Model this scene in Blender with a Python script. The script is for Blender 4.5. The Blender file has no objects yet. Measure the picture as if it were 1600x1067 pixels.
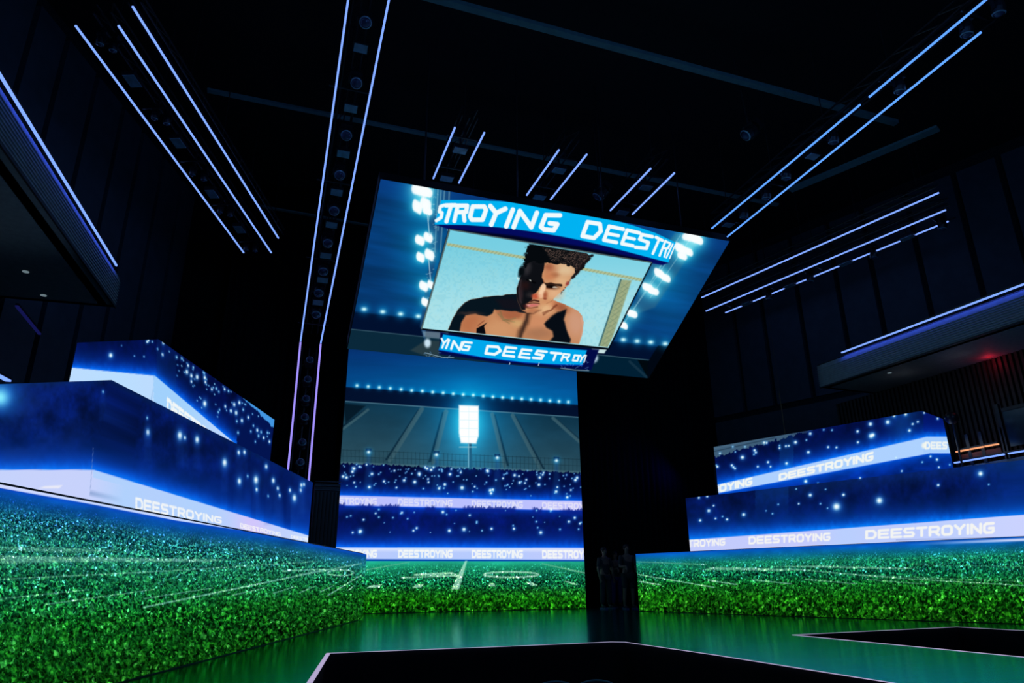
import bpy, bmesh, math, random
import numpy as np
from mathutils import Vector, Matrix
from mathutils.geometry import tessellate_polygon
random.seed(7); rng = np.random.default_rng(11)
SC = bpy.context.scene; COL = SC.collection
# ------------------------------------------------------------------ camera
FPX = 1074.1
PITCH, ROLL, YAW, CH = math.radians(19.22), math.radians(-.52), math.radians(19.8), .8
def rz(v):
    c, s = math.cos(YAW), math.sin(YAW)
    return np.array([v[0]*c+v[1]*s, -v[0]*s+v[1]*c, v[2]])
_r = np.array([1, 0, 0.]); _f = np.array([0, math.cos(PITCH), math.sin(PITCH)]); _u = np.array([0, -math.sin(PITCH), math.cos(PITCH)])
R2 = rz(_r*math.cos(ROLL)+_u*math.sin(ROLL)); U2 = rz(_u*math.cos(ROLL)-_r*math.sin(ROLL)); F2 = rz(_f)
CP = np.array([0, 0, CH])
cam = bpy.data.objects.new('camera', bpy.data.cameras.new('camera')); COL.objects.link(cam)
cam.matrix_world = Matrix(((R2[0], U2[0], -F2[0], 0), (R2[1], U2[1], -F2[1], 0), (R2[2], U2[2], -F2[2], CH), (0, 0, 0, 1)))
cam.data.sensor_width = 36; cam.data.lens = FPX*36/1600; cam.data.clip_start = .05; cam.data.clip_end = 200
SC.camera = cam
# ------------------------------------------------------------------ world, exposure, lamps
w = bpy.data.worlds.new('world'); SC.world = w; w.use_nodes = True
w.node_tree.nodes['Background'].inputs[0].default_value = (.004, .012, .03, 1)
w.node_tree.nodes['Background'].inputs[1].default_value = .2
SC.view_settings.view_transform = 'Standard'; SC.view_settings.look = 'None'
SC.view_settings.exposure = 0; SC.view_settings.gamma = 1; SC.view_settings.use_curve_mapping = False
SC.cycles.use_denoising = True; SC.cycles.max_bounces = 6; SC.cycles.sample_clamp_indirect = 4
def lamp(name, loc, size, energy, color, look):
    l = bpy.data.lights.new(name, 'AREA'); l.size = size; l.energy = energy; l.color = color
    o = bpy.data.objects.new(name, l); o.location = loc; COL.objects.link(o)
    o.rotation_euler = (Vector(look)-Vector(loc)).to_track_quat('-Z', 'Y').to_euler(); return o
lamp('added_blue_fill', (6, -5, 9), 6, 150, (.15, .4, 1), (6, 16, 5))  # unseen blue lamp added behind the camera to lift the dark hall
lamp('backstage_blue_light', (13.4, 20.2, 4.4), .5, 6, (.04, .05, 1), (11.2, 21.2, 2.6))
for _i, (_x, _y, _e, _c) in enumerate([(15.2, 12.6, .35, (.75, .7, .8)), (15.2, 11.0, .4, (.8, .65, .7)), (-4.4, 11., .2, (.5, .7, .8))]):
    _l = bpy.data.lights.new('soffit_fill', 'POINT'); _l.energy = _e; _l.color = _c; _l.shadow_soft_size = .1; _o = bpy.data.objects.new('added_soffit_fill', _l); _o.location = (_x, _y, 5.3); COL.objects.link(_o)  # unseen point lamps added below the soffits to lighten them
# ------------------------------------------------------------------ geometry helpers
def ray(x, y): return R2*(x-800)-U2*(y-533.5)+F2*FPX
def onz(x, y, z=0.): d = ray(x, y); return CP+d*(z-CH)/d[2]
def ony(x, y, Y): d = ray(x, y); return CP+d*Y/d[1]
def onx(x, y, X): d = ray(x, y); return CP+d*X/d[0]
def onpl(x, y, P, n): d = ray(x, y); return CP+d*((P-CP)@n)/(d@n)
def hd(a): a = math.radians(a); return np.array([math.sin(a), math.cos(a), 0])
def V(*a): return np.array(a, float)
ZUP = V(0, 0, 1)
def proj(P):
    d = P-CP; z = d@F2; return 800+FPX*(d@R2)/z, 533.5-FPX*(d@U2)/z
def tag(o, label=None, cat=None, group=None, kind=None):
    if label: o['label'] = label
    if cat: o['category'] = cat
    if group: o['group'] = group
    if kind: o['kind'] = kind
    return o
def thing(name, loc, label, cat, group=None):
    o = bpy.data.objects.new(name, None); COL.objects.link(o); o.location = tuple(loc); o.empty_display_size = .2
    return tag(o, label, cat, group)
def link(name, me, parent=None, mats=()):
    o = bpy.data.objects.new(name, me); COL.objects.link(o)
    for m in mats: me.materials.append(m)
    if parent is not None:
        o.parent = parent; o.matrix_parent_inverse = Matrix.Translation(-parent.location) if parent.parent is None else Matrix.Translation(-parent.location)
    return o
class MB:
    def __init__(s): s.v = []; s.f = []; s.smooth = False
    def add(s, vs, fs):
        n = len(s.v); s.v += [tuple(map(float, v)) for v in vs]; s.f += [tuple(i+n for i in f) for f in fs]; return s
    def prism(s, pts, ext):           # polygon extruded by a vector
        n = len(pts); e = np.array(ext, float); a = [np.array(p, float) for p in pts]
        return s.add(a+[p+e for p in a], [tuple(range(n))[::-1], tuple(range(n, 2*n))]+[(i, (i+1) % n, n+(i+1) % n, n+i) for i in range(n)])
    def box(s, c, ax, ay, az):        # centre and three half vectors
        c, ax, ay, az = [np.array(q, float) for q in (c, ax, ay, az)]
        vs = [c+i*ax+j*ay+k*az for k in (-1, 1) for j in (-1, 1) for i in (-1, 1)]
        return s.add(vs, [(0, 2, 3, 1), (4, 5, 7, 6), (0, 1, 5, 4), (2, 6, 7, 3), (0, 4, 6, 2), (1, 3, 7, 5)])
    def aabb(s, a, b):
        a, b = np.array(a, float), np.array(b, float); h = (b-a)/2
        return s.box((a+b)/2, (h[0], 0, 0), (0, h[1], 0), (0, 0, h[2]))
    def bar(s, p, q, w, h=None, up=ZUP):
        p, q = np.array(p, float), np.array(q, float); d = q-p; L = np.linalg.norm(d); d = d/L
        u = np.array(up, float); x = np.cross(d, u)
        if np.linalg.norm(x) < 1e-4: x = np.cross(d, V(1, 0, 0))
        x /= np.linalg.norm(x); z = np.cross(x, d); h = h or w
        return s.box((p+q)/2, x*w/2, d*L/2, z*h/2)
    def tube(s, p, q, r, r2=None, n=10):
        p, q = np.array(p, float), np.array(q, float); d = q-p; d = d/np.linalg.norm(d); r2 = r if r2 is None else r2
        x = np.cross(d, ZUP)
        if np.linalg.norm(x) < 1e-4: x = V(1, 0, 0)
        x /= np.linalg.norm(x); y = np.cross(d, x)
        ring = [(math.cos(2*math.pi*i/n), math.sin(2*math.pi*i/n)) for i in range(n)]
        return s.add([p+r*(x*a+y*b) for a, b in ring]+[q+r2*(x*a+y*b) for a, b in ring],
                     [tuple(range(n))[::-1], tuple(range(n, 2*n))]+[(i, (i+1) % n, n+(i+1) % n, n+i) for i in range(n)])
    def ball(s, c, r, seg=16, rings=10):
        c = np.array(c, float); r = np.array(r, float)*np.ones(3); vs = []; fs = []
        for i in range(1, rings):
            t = math.pi*i/rings
            for j in range(seg):
                p = 2*math.pi*j/seg; vs.append(c+r*V(math.sin(t)*math.cos(p), math.sin(t)*math.sin(p), math.cos(t)))
        vs += [c+r*ZUP, c-r*ZUP]; m = len(vs)
        for i in range(rings-2):
            for j in range(seg): fs.append((i*seg+j, (i+1)*seg+j, (i+1)*seg+(j+1) % seg, i*seg+(j+1) % seg))
        for j in range(seg): fs.append((m-2, j, (j+1) % seg)); fs.append((m-1, (rings-2)*seg+(j+1) % seg, (rings-2)*seg+j))
        return s.add(vs, fs)
    def build(s, name, mat, parent=None, smooth=False):
        me = bpy.data.meshes.new(name); me.from_pydata(s.v, [], s.f)
        bm = bmesh.new(); bm.from_mesh(me); bmesh.ops.recalc_face_normals(bm, faces=bm.faces); bm.to_mesh(me); bm.free()
        if smooth: me.polygons.foreach_set('use_smooth', [True]*len(me.polygons))
        me.update(); return link(name, me, parent, (mat,))
# ------------------------------------------------------------------ materials
def lin(c):
    c = np.clip(np.asarray(c, float), 0, 1); return np.where(c <= .04045, c/12.92, ((c+.055)/1.055)**2.4)
def rgb(r, g, b): return tuple(lin(V(r, g, b)/255))+(1,)
def mat(name, col, rough=.6, metal=0, noise=.25, scale=6., bump=.0, spec=.5):
    m = bpy.data.materials.new(name); m.use_nodes = True; nt = m.node_tree; b = nt.nodes['Principled BSDF']
    tc = nt.nodes.new('ShaderNodeTexCoord'); nz = nt.nodes.new('ShaderNodeTexNoise'); nz.inputs['Scale'].default_value = scale
    nz.inputs['Detail'].default_value = 5; nt.links.new(tc.outputs['Object'], nz.inputs['Vector'])
    rp = nt.nodes.new('ShaderNodeValToRGB'); c = np.array(col[:3])
    rp.color_ramp.elements[0].position = .3; rp.color_ramp.elements[1].position = .7
    rp.color_ramp.elements[0].color = tuple(c*(1-noise))+(1,); rp.color_ramp.elements[1].color = tuple(np.minimum(c*(1+noise), 1))+(1,)
    nt.links.new(nz.outputs['Fac'], rp.inputs['Fac']); nt.links.new(rp.outputs['Color'], b.inputs['Base Color'])
    b.inputs['Roughness'].default_value = rough; b.inputs['Metallic'].default_value = metal; b.inputs['Specular IOR Level'].default_value = spec
    if bump:
        bp = nt.nodes.new('ShaderNodeBump'); bp.inputs['Strength'].default_value = bump; bp.inputs['Distance'].default_value = .01
        nt.links.new(nz.outputs['Fac'], bp.inputs['Height']); nt.links.new(bp.outputs['Normal'], b.inputs['Normal'])
    return m
def emit(name, col, strength=1., sample=True):
    m = bpy.data.materials.new(name); m.use_nodes = True; nt = m.node_tree; nt.nodes.remove(nt.nodes['Principled BSDF'])
    e = nt.nodes.new('ShaderNodeEmission'); e.inputs[0].default_value = col; e.inputs[1].default_value = strength
    nt.links.new(e.outputs[0], nt.nodes['Material Output'].inputs[0])
    if not sample: m.cycles.emission_sampling = 'NONE'
    return m
M = dict(
    black=mat('black_paint', (.012, .014, .018), .55), drape=mat('black_velour', (.006, .008, .012), .9, scale=30, spec=.1),
    panel=mat('navy_wall_panel', (.05, .075, .11), .6, noise=.15, scale=3), wallbase=mat('dark_wall', (.012, .016, .024), .8),
    concrete=mat('balcony_plaster', (.28, .33, .36), .7, noise=.12, scale=12, bump=.2), ceil=mat('ceiling_black', (.008, .009, .012), .9),
    beam=mat('beam_grey_paint', (.14, .32, .36), .6, noise=.12), metal=mat('truss_aluminium', (.08, .09, .11), .4, .8),
    case=mat('fixture_black_plastic', (.02, .022, .03), .35), lens=mat('lens_glass', (.10, .13, .25), .08, .3),
    strobe=mat('strobe_reflector', (.4, .6, .8), .35, .2), chair=mat('black_upholstery', (.01, .02, .03), .5),
    skin=mat('skin', (.16, .09, .07), .5), cloth=mat('dark_cloth', (.015, .02, .03), .9), hair=mat('dark_hair', (.006, .005, .005), .7),
    blue_cloth=mat('blue_cloth', (.01, .015, .12), .8), sole=mat('shoe_rubber', (.05, .06, .2), .5), glass=mat('dark_glass', (.02, .05, .07), .15),
    slat=mat('dark_timber', (.035, .028, .026), .6), rim_body=mat('pale_trim', (.5, .5, .55), .4))
E_STRIP = emit('strip_glow', (.19, .34, 1, 1), 1.35)
E_STRIP_FAR = emit('strip_glow_violet', (.36, .29, 1, 1), 1.05)
E_STRIP_NEAR = emit('strip_glow_azure', (.10, .31, 1, 1), 1.35)
E_RIM = emit('rim_glow', rgb(196, 184, 226), .8)
E_ORANGE = emit('strip_glow_orange', rgb(255, 170, 120), 1.0)
E_RED = emit('red_indicator', (1, .03, .05, 1), .4)
E_DOWN = emit('downlight_glow', (.5, .7, .8, 1), .25)
# screen picture material: vertex colour, broken up by grass cells where the alpha channel says so
def screen_mat(name='led_picture'):
    m = bpy.data.materials.new(name); m.use_nodes = True; nt = m.node_tree; nt.nodes.remove(nt.nodes['Principled BSDF']); N = nt.nodes; L = nt.links
    at = N.new('ShaderNodeAttribute'); at.attribute_name = 'Col'; uv = N.new('ShaderNodeUVMap'); uv.uv_map = 'field'
    sep = N.new('ShaderNodeSeparateXYZ'); L.new(uv.outputs[0], sep.inputs[0])
    def ramp(inp, stops):
        r = N.new('ShaderNodeValToRGB'); e = r.color_ramp.elements
        while len(e) < len(stops): e.new(.5)
        for el, (p, c) in zip(e, stops): el.position = p; el.color = (*c, 1)
        L.new(inp, r.inputs[0]); return r.outputs[0]
    def blend(kind, a, b, f=1.):
        m_ = N.new('ShaderNodeMix'); m_.data_type = 'RGBA'; m_.blend_type = kind
        if isinstance(f, float): m_.inputs[0].default_value = f
        else: L.new(f, m_.inputs[0])
        L.new(a, m_.inputs[6]); L.new(b, m_.inputs[7]); return m_.outputs[2]
    def cells(px):        # blades about px wide
        nz = N.new('ShaderNodeTexNoise'); nz.inputs['Scale'].default_value = .75/px; nz.inputs['Detail'].default_value = 2; nz.inputs['Distortion'].default_value = .8; L.new(uv.outputs[0], nz.inputs['Vector'])
        r1 = ramp(nz.outputs['Fac'], [(.35, (.02, .035, .05)), (.455, (.22, .27, .32)), (.55, (1.1, 1.1, 1.05)), (.67, (4.2, 3.1, 2.7))])
        vo = N.new('ShaderNodeTexVoronoi'); vo.inputs['Scale'].default_value = .9/px; L.new(uv.outputs[0], vo.inputs['Vector'])
        se = N.new('ShaderNodeSeparateColor'); L.new(vo.outputs['Color'], se.inputs[0])
        r2 = ramp(se.outputs[0], [(0, (.28, .34, .55)), (.5, (.85, .85, .8)), (.80, (2.4, 1.7, 1.0)), (.94, (4., 2.6, 2.2)), (.98, (14., 5., 8.))])
        return blend('MULTIPLY', r1, r2)
    sz = N.new('ShaderNodeAttribute'); sz.attribute_name = 'blade'
    def rng_(a, b): m_ = N.new('ShaderNodeMapRange'); m_.inputs[1].default_value = a; m_.inputs[2].default_value = b; L.new(sz.outputs['Fac'], m_.inputs[0]); return m_.outputs[0]
    tex = blend('MIX', blend('MIX', blend('MIX', cells(1.2), cells(2.1), rng_(1.2, 2.1)), cells(3.6), rng_(2.1, 3.6)), cells(6.2), rng_(3.6, 6.2))
    mx = N.new('ShaderNodeMix'); mx.data_type = 'RGBA'; mx.inputs[6].default_value = (1, 1, 1, 1); L.new(at.outputs['Alpha'], mx.inputs[0]); L.new(tex, mx.inputs[7])
    m2 = N.new('ShaderNodeMix'); m2.data_type = 'RGBA'; m2.blend_type = 'MULTIPLY'; m2.inputs[0].default_value = 1; L.new(at.outputs['Color'], m2.inputs[6]); L.new(mx.outputs[2], m2.inputs[7])
    e = N.new('ShaderNodeEmission'); L.new(m2.outputs[2], e.inputs[0]); L.new(e.outputs[0], N['Material Output'].inputs[0])
    m.cycles.emission_sampling = 'NONE'; return m
M_SCREEN = screen_mat()
# ------------------------------------------------------------------ picture painter (vertex colours of the LED faces)
def sst(a, b, x): t = np.clip((x-a)/(b-a), 0, 1); return t*t*(3-2*t)
def vnoise(x, y, seed=0):
    xi = np.floor(x).astype(np.int64); yi = np.floor(y).astype(np.int64); fx = x-xi; fy = y-yi; fx = fx*fx*(3-2*fx); fy = fy*fy*(3-2*fy)
    def h(a, b):
        n = (a*374761393+b*668265263+seed*1442695041) & 0x7fffffff; n = ((n ^ (n >> 13))*1274126177) & 0x7fffffff; return ((n ^ (n >> 16)) & 0xffff)/65535.
    return (h(xi, yi)*(1-fx)+h(xi+1, yi)*fx)*(1-fy)+(h(xi, yi+1)*(1-fx)+h(xi+1, yi+1)*fx)*fy
def fbm(x, y, s=0, o=4): return sum(vnoise(x*2**i, y*2**i, s+i)*.5**(i+1) for i in range(o))/(1-.5**o)
class Art:
    def __init__(s, X, Y): s.X = X; s.Y = Y; s.C = np.zeros((len(X), 3)); s.A = np.zeros(len(X)); s.F = np.stack([X, -Y*.8], 1); s.B = np.ones(len(X))
    def fill(s, c): s.C[:] = V(*c)/255
    def mix(s, m, c):
        m = np.asarray(m)[:, None]; c = np.asarray(c, float)/255; s.C = s.C*(1-m)+c*m
    def mixi(s, idx, m, c): s.C[idx] = s.C[idx]*(1-m[:, None])+(np.asarray(c, float)/255)*m[:, None]
    def bb(s, x0, y0, x1, y1): return np.nonzero((s.X > x0) & (s.X < x1) & (s.Y > y0) & (s.Y < y1))[0]
    def sdf(s, P, idx):
        X, Y = s.X[idx], s.Y[idx]; d = np.full(len(idx), 1e9); ins = np.zeros(len(idx), bool); n = len(P)
        for i in range(n):
            x0, y0 = P[i]; x1, y1 = P[(i+1) % n]; ex, ey = x1-x0, y1-y0
            t = np.clip(((X-x0)*ex+(Y-y0)*ey)/(ex*ex+ey*ey+1e-9), 0, 1); d = np.minimum(d, np.hypot(X-x0-t*ex, Y-y0-t*ey))
            if y0 != y1: ins ^= ((y0 > Y) != (y1 > Y)) & (X < (Y-y0)*ex/(y1-y0)+x0)
        return np.where(ins, -d, d)
    def poly(s, P, c, soft=.7, a=1., clip=None):
        P = [tuple(p) for p in P]; q = np.array(P); k = soft+1; idx = s.bb(q[:, 0].min()-k, q[:, 1].min()-k, q[:, 0].max()+k, q[:, 1].max()+k)
        if len(idx) == 0: return
        m = a*(1-sst(-soft, soft, s.sdf(P, idx)))
        if clip is not None: m = m*clip[idx]
        s.mixi(idx, m, c); s.A[idx] *= 1-.75*m
    def pmask(s, P, soft=.7):
        m = np.zeros(len(s.X)); q = np.array(P); k = soft+1; idx = s.bb(q[:, 0].min()-k, q[:, 1].min()-k, q[:, 0].max()+k, q[:, 1].max()+k)
        m[idx] = 1-sst(-soft, soft, s.sdf(P, idx)); return m
    def line(s, P, w, c, soft=.6, a=1., clip=None, w1=None):
        q = np.array(P, float); k = max(w, w1 or w)+soft+1; idx = s.bb(q[:, 0].min()-k, q[:, 1].min()-k, q[:, 0].max()+k, q[:, 1].max()+k)
        if len(idx) == 0: return
        X, Y = s.X[idx], s.Y[idx]; m = np.zeros(len(idx)); n = len(P)-1
        for i in range(n):
            x0, y0 = q[i]; x1, y1 = q[i+1]; ex, ey = x1-x0, y1-y0; t = np.clip(((X-x0)*ex+(Y-y0)*ey)/(ex*ex+ey*ey+1e-9), 0, 1)
            ww = w if w1 is None else w+(w1-w)*(i+t)/n
            m = np.maximum(m, 1-sst(-soft, soft, np.hypot(X-x0-t*ex, Y-y0-t*ey)-ww/2))
        m = m*a
        if clip is not None: m = m*clip[idx]
        s.mixi(idx, m, c); s.A[idx] *= 1-.75*m
    def glow(s, x, y, r, c, a=1., ax=1., ay=1., clip=None):   # soft additive halo
        k = r*4; idx = s.bb(x-k*ax, y-k*ay, x+k*ax, y+k*ay)
        if len(idx) == 0: return
        d2 = ((s.X[idx]-x)/ax)**2+((s.Y[idx]-y)/ay)**2; m = a*np.exp(-d2/(r*r))
        if clip is not None: m = m*clip[idx]
        s.C[idx] = 1-(1-s.C[idx])*(1-m[:, None]*(np.asarray(c)/255.))
    def ell(s, x, y, rx, ry, c, soft=.5, a=1., rot=0, clip=None):
        k = max(rx, ry)*1.6+soft; idx = s.bb(x-k, y-k, x+k, y+k)
        if len(idx) == 0: return
        cs, sn = math.cos(rot), math.sin(rot); dx, dy = s.X[idx]-x, s.Y[idx]-y
        d = np.hypot((dx*cs+dy*sn)/rx, (-dx*sn+dy*cs)/ry); m = a*(1-sst(1-soft, 1+soft, d))
        if clip is not None: m = m*clip[idx]
        s.mixi(idx, m, c)
    def sparkle(s, x, y, r, stretch=1.):
        s.glow(x, y, r*2.4, (30, 110, 220), .55, 1, stretch); s.glow(x, y, r*1.1, (150, 225, 255), 1., 1, stretch)
        if r > 1: s.glow(x, y, r*.8, (255, 255, 255), 1, 1, stretch)
    def text(s, S, T, msk, c, word_w=1., th=.2, a=1.):
        m = np.zeros(len(S)); idx = np.nonzero((S > -.2) & (S < WORD_LEN+.2) & (T > -.3) & (T < 1.3) & (msk > 0))[0]
        if len(idx) == 0: return
        x, y = S[idx], T[idx]; d = np.full(len(idx), 9.)
        for P in WORD:
            for (x0, y0), (x1, y1) in zip(P[:-1], P[1:]):
                ex, ey = x1-x0, y1-y0; t = np.clip(((x-x0)*ex+(y-y0)*ey)/(ex*ex+ey*ey+1e-9), 0, 1); d = np.minimum(d, np.hypot(x-x0-t*ex, y-y0-t*ey))
        mm = (1-sst(th*.5, th*1.05, d))*a*msk[idx]; s.mixi(idx, mm, c)
GL = dict(
    D=(1., [[(0, 0), (0, 1), (.75, 1), (1, .7), (1, .3), (.75, 0), (0, 0)]]), E=(1., [[(1, 1), (0, 1), (0, 0), (1, 0)], [(0, .5), (.9, .5)]]),
    S=(1., [[(1, 1), (.12, 1), (0, .78), (.15, .5), (.85, .5), (1, .25), (.88, 0), (0, 0)]]), T=(1., [[(0, 1), (1, 1)], [(.5, 1), (.5, 0)]]),
    R=(1., [[(0, 0), (0, 1), (.85, 1), (1, .8), (.85, .42), (0, .42)], [(.55, .42), (1, 0)]]), O=(1., [[(.2, 0), (0, .2), (0, .8), (.2, 1), (.8, 1), (1, .8), (1, .2), (.8, 0), (.2, 0)]]),
    Y=(1., [[(0, 1), (.5, .5), (1, 1)], [(.5, .5), (.5, 0)]]), I=(.0, [[(0, 0), (0, 1)]]), N=(1., [[(0, 0), (0, 1), (1, 0), (1, 1)]]),
    G=(1., [[(1, 1), (.2, 1), (0, .8), (0, .2), (.2, 0), (.85, 0), (1, .15), (1, .48), (.55, .48)]]))
WORD = []; _x = 0.; LETX = []
for ch in 'DEESTROYING':
    wd, st = GL[ch]; WORD += [[(_x+a, b) for a, b in P] for P in st]; LETX.append(_x); _x += wd+.42
WORD_LEN = _x-.42
def picture_mesh(name, G3, art, parent, nu, nv):
    """G3: (nu*nv,3) points row-major; art: Art with colours"""
    me = bpy.data.meshes.new(name); me.vertices.add(nu*nv); me.vertices.foreach_set('co', G3.astype(np.float32).ravel())
    i = np.arange(nv-1)[:, None]*nu+np.arange(nu-1)[None, :]; q = np.stack([i, i+1, i+1+nu, i+nu], -1).reshape(-1, 4).astype(np.int32); nq = len(q)
    me.loops.add(nq*4); me.loops.foreach_set('vertex_index', q.ravel()); me.polygons.add(nq)
    me.polygons.foreach_set('loop_start', np.arange(nq, dtype=np.int32)*4)
    uv = me.uv_layers.new(name='field'); uv.data.foreach_set('uv', art.F[q.ravel()].astype(np.float32).ravel())
    ca = me.color_attributes.new('Col', 'FLOAT_COLOR', 'POINT'); ca.data.foreach_set('color', np.concatenate([lin(art.C), np.clip(art.A, 0, 1)[:, None]], 1).astype(np.float32).ravel())
    bl = me.attributes.new('blade', 'FLOAT', 'POINT'); bl.data.foreach_set('value', art.B.astype(np.float32))
    me.update(calc_edges=True); return link(name, me, parent, (M_SCREEN,))
def face_grid(P0, du, dv, us, vs):
    G = P0+us[None, :, None]*du+vs[:, None, None]*dv; G = G.reshape(-1, 3); X, Y = proj_arr(G); return G, Art(X, Y)
def proj_arr(G):
    d = G-CP; z = np.maximum(d@F2, .3); return 800+FPX*(d@R2)/z, 533.5-FPX*(d@U2)/z
def upx(P0, du, x0, x1, step=1.):     # lengths along du whose pictures are evenly spaced
    out = []
    nn = int(abs(x1-x0)/step)+1
    for x in np.linspace(x0, x1, nn):
        # solve for s with proj x = x at P0+s*du  (linear)
        k = (x-800)/FPX; a = (P0-CP); s = -(a@R2-k*(a@F2))/(du@R2-k*(du@F2)); out.append(s)
    return np.array(out)
def ylin(X, p, q): return p[1]+(X-p[0])*(q[1]-p[1])/(q[0]-p[0])
# ================================================================== SETTING
Lcx = 6.0
GL0 = onz(560.5, 969); GR0 = onz(1000.2, 955.2)
dL = hd(19.2); dR = hd(-20.); nL = V(dL[1], -dL[0], 0); nR = V(-dR[1], dR[0], 0)     # n: towards the stage
H = 1.43
CEIL = 13.
WLp = V(-3.5, 20.6, 0); WRp = V(16.4, 20.6, 0); YB = 21.6; YF = -8.
def wl(Y): return WLp+dL*(Y-WLp[1])/dL[1]
def wr(Y): return WRp+dR*(Y-WRp[1])/dR[1]
# pits cut into the floor
pit_a = [onz(509.9, 1020.6), onz(800, 1009.5), onz(955, 1002.8), onz(978, 1003.2), onz(1120, 1023.5), onz(1396, 1067)]
e = pit_a[-1]; dd = e-pit_a[-2]; pit_a.append(e+dd*.9)
s_ = onz(479, 1067); dd = s_-pit_a[0]; pit_a = [pit_a[0]]+pit_a[1:]+[V(pit_a[-1][0]-1.0, 1.2, 0), s_+dd*1.2]
pit_b = [onz(1237, 992), onz(1495, 979.5), onz(1600, 985.3), onz(1680, 990), V(13.2, 5.2, 0), onz(1600, 1027)]
def floor_mesh():
    outer = [V(-13.5, YF, 0), V(25, YF, 0), V(25, YB, 0), V(-13.5, YB, 0)]
    loops = [outer, pit_a, pit_b]; pts = [p for l in loops for p in l]
    tris = tessellate_polygon([[Vector(p) for p in l] for l in loops])
    me = bpy.data.meshes.new('floor'); me.from_pydata([tuple(p) for p in pts], [], [tuple(t) for t in tris])
    bm = bmesh.new(); bm.from_mesh(me); bmesh.ops.recalc_face_normals(bm, faces=bm.faces)
    if sum(f.normal.z for f in bm.faces) < 0: bmesh.ops.reverse_faces(bm, faces=bm.faces)
    bm.to_mesh(me); bm.free(); return me
def floor_mat():
    m = bpy.data.materials.new('polished_stage_floor'); m.use_nodes = True; nt = m.node_tree; b = nt.nodes['Principled BSDF']; N = nt.nodes; L = nt.links
    b.inputs['Base Color'].default_value = (.01, .50, .48, 1); b.inputs['Metallic'].default_value = .97; b.inputs['Specular Tint'].default_value = (.02, .70, .70, 1)
    tc = N.new('ShaderNodeTexCoord'); mp = N.new('ShaderNodeMapping'); mp.inputs['Rotation'].default_value = (0, 0, math.radians(19.8)); mp.inputs['Scale'].default_value = (.5, 9, 1); L.new(tc.outputs['Object'], mp.inputs[0])
    nz = N.new('ShaderNodeTexNoise'); nz.inputs['Scale'].default_value = 1.2; nz.inputs['Detail'].default_value = 4; L.new(mp.outputs[0], nz.inputs['Vector'])
    mr = N.new('ShaderNodeMapRange'); mr.inputs[3].default_value = .10; mr.inputs[4].default_value = .21; L.new(nz.outputs['Fac'], mr.inputs[0]); L.new(mr.outputs[0], b.inputs['Roughness'])
    bp = N.new('ShaderNodeBump'); bp.inputs['Strength'].default_value = .05; bp.inputs['Distance'].default_value = .02; L.new(nz.outputs['Fac'], bp.inputs['Height']); L.new(bp.outputs[0], b.inputs['Normal'])
    b.inputs['IOR'].default_value = 2.4; return m
fl = link('floor', floor_mesh(), None, (floor_mat(),)); tag(fl, kind='structure')
def pit(pts, name, k, depth=.9):
    m = MB(); n = len(pts); c = sum(pts)/n; inn = [p for p in pts]
    for i in range(n):
        a, b = inn[i], inn[(i+1) % n]; m.add([a-ZUP*.012, b-ZUP*.012, b-ZUP*depth, a-ZUP*depth], [(0, 1, 2, 3)])
    m.add([p-ZUP*depth for p in inn], [tuple(range(n))]); o = m.build(name, M['drape']); tag(o, kind='structure'); return o
pit(pit_a, 'trim_1', 0); pit(pit_b, 'trim_2', 1)
def rim(pts, widths, label):
    """lit edge around a pit; its own thing"""
    t = thing('pit_edge_light', pts[0], label, 'edge light', 'lit edges of the stage pits')
    n = len(pts); c = sum(pts)/n
    for i in range(n):
        a, b = pts[i], pts[(i+1) % n]; d = (b-a)/np.linalg.norm(b-a); nn = V(-d[1], d[0], 0)
        if nn@(c-a) < 0: nn = -nn
        w_ = widths if i == n-1 else widths*.55
        MB().prism([a, b, b+nn*w_-d*w_*.3, a+nn*w_+d*w_*.3], ZUP*.003).build('edge_segment', E_RIM, t)
rim(pit_a, .05, 'pale lilac lit edge around the large black pit at the front'); rim(pit_b, .035, 'thin pale lit edge around the smaller black pit on the right')
# walls
def wall(name, a, b, z0, z1, m, th=.3):
    d = b-a; n = V(-d[1], d[0], 0)/np.linalg.norm(d)
    if n@(V(6, 8, 0)-a) > 0: n = -n
    o = MB().prism([a+ZUP*z0, b+ZUP*z0, b+ZUP*z1, a+ZUP*z1], n*th).build(name, m); tag(o, kind='structure'); return o
wL = wall('wall_left', wl(YF), wl(YB), -.0, CEIL, M['wallbase']); wR = wall('wall_right', wr(YF), wr(YB), 0, CEIL, M['wallbase'])
wall('wall_back', wl(YB), wr(YB), 0, CEIL, M['drape']); wall('wall_front', wl(YF), wr(YF), 0, CEIL, M['wallbase'])
tag(MB().prism([wl(YF)+ZUP*CEIL, wr(YF)+ZUP*CEIL, wr(YB)+ZUP*CEIL, wl(YB)+ZUP*CEIL], ZUP*.3).build('ceiling', M['ceil']), kind='structure')
def wall_panels(w0, d, n, parent, s0, s1, z0, z1, pw, gap):
    s = s0; me = None; k = 0
    while s < s1:
        a = w0+d*s; ww = pw*(1 if k % 3 else .82)
        MB().prism([a+ZUP*z0, a+d*ww+ZUP*z0, a+d*ww+ZUP*z1, a+ZUP*z1], n*.14).build('panel', M['panel'], parent); s += ww+gap; k += 1
wall_panels(WLp, dL, nL, wL, -13.5, .6, 3.2, 12.6, 1.05, .16); wall_panels(WRp, dR, nR, wR, -13.5, .6, 6.6, 12.6, 1.25, .17)
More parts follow.
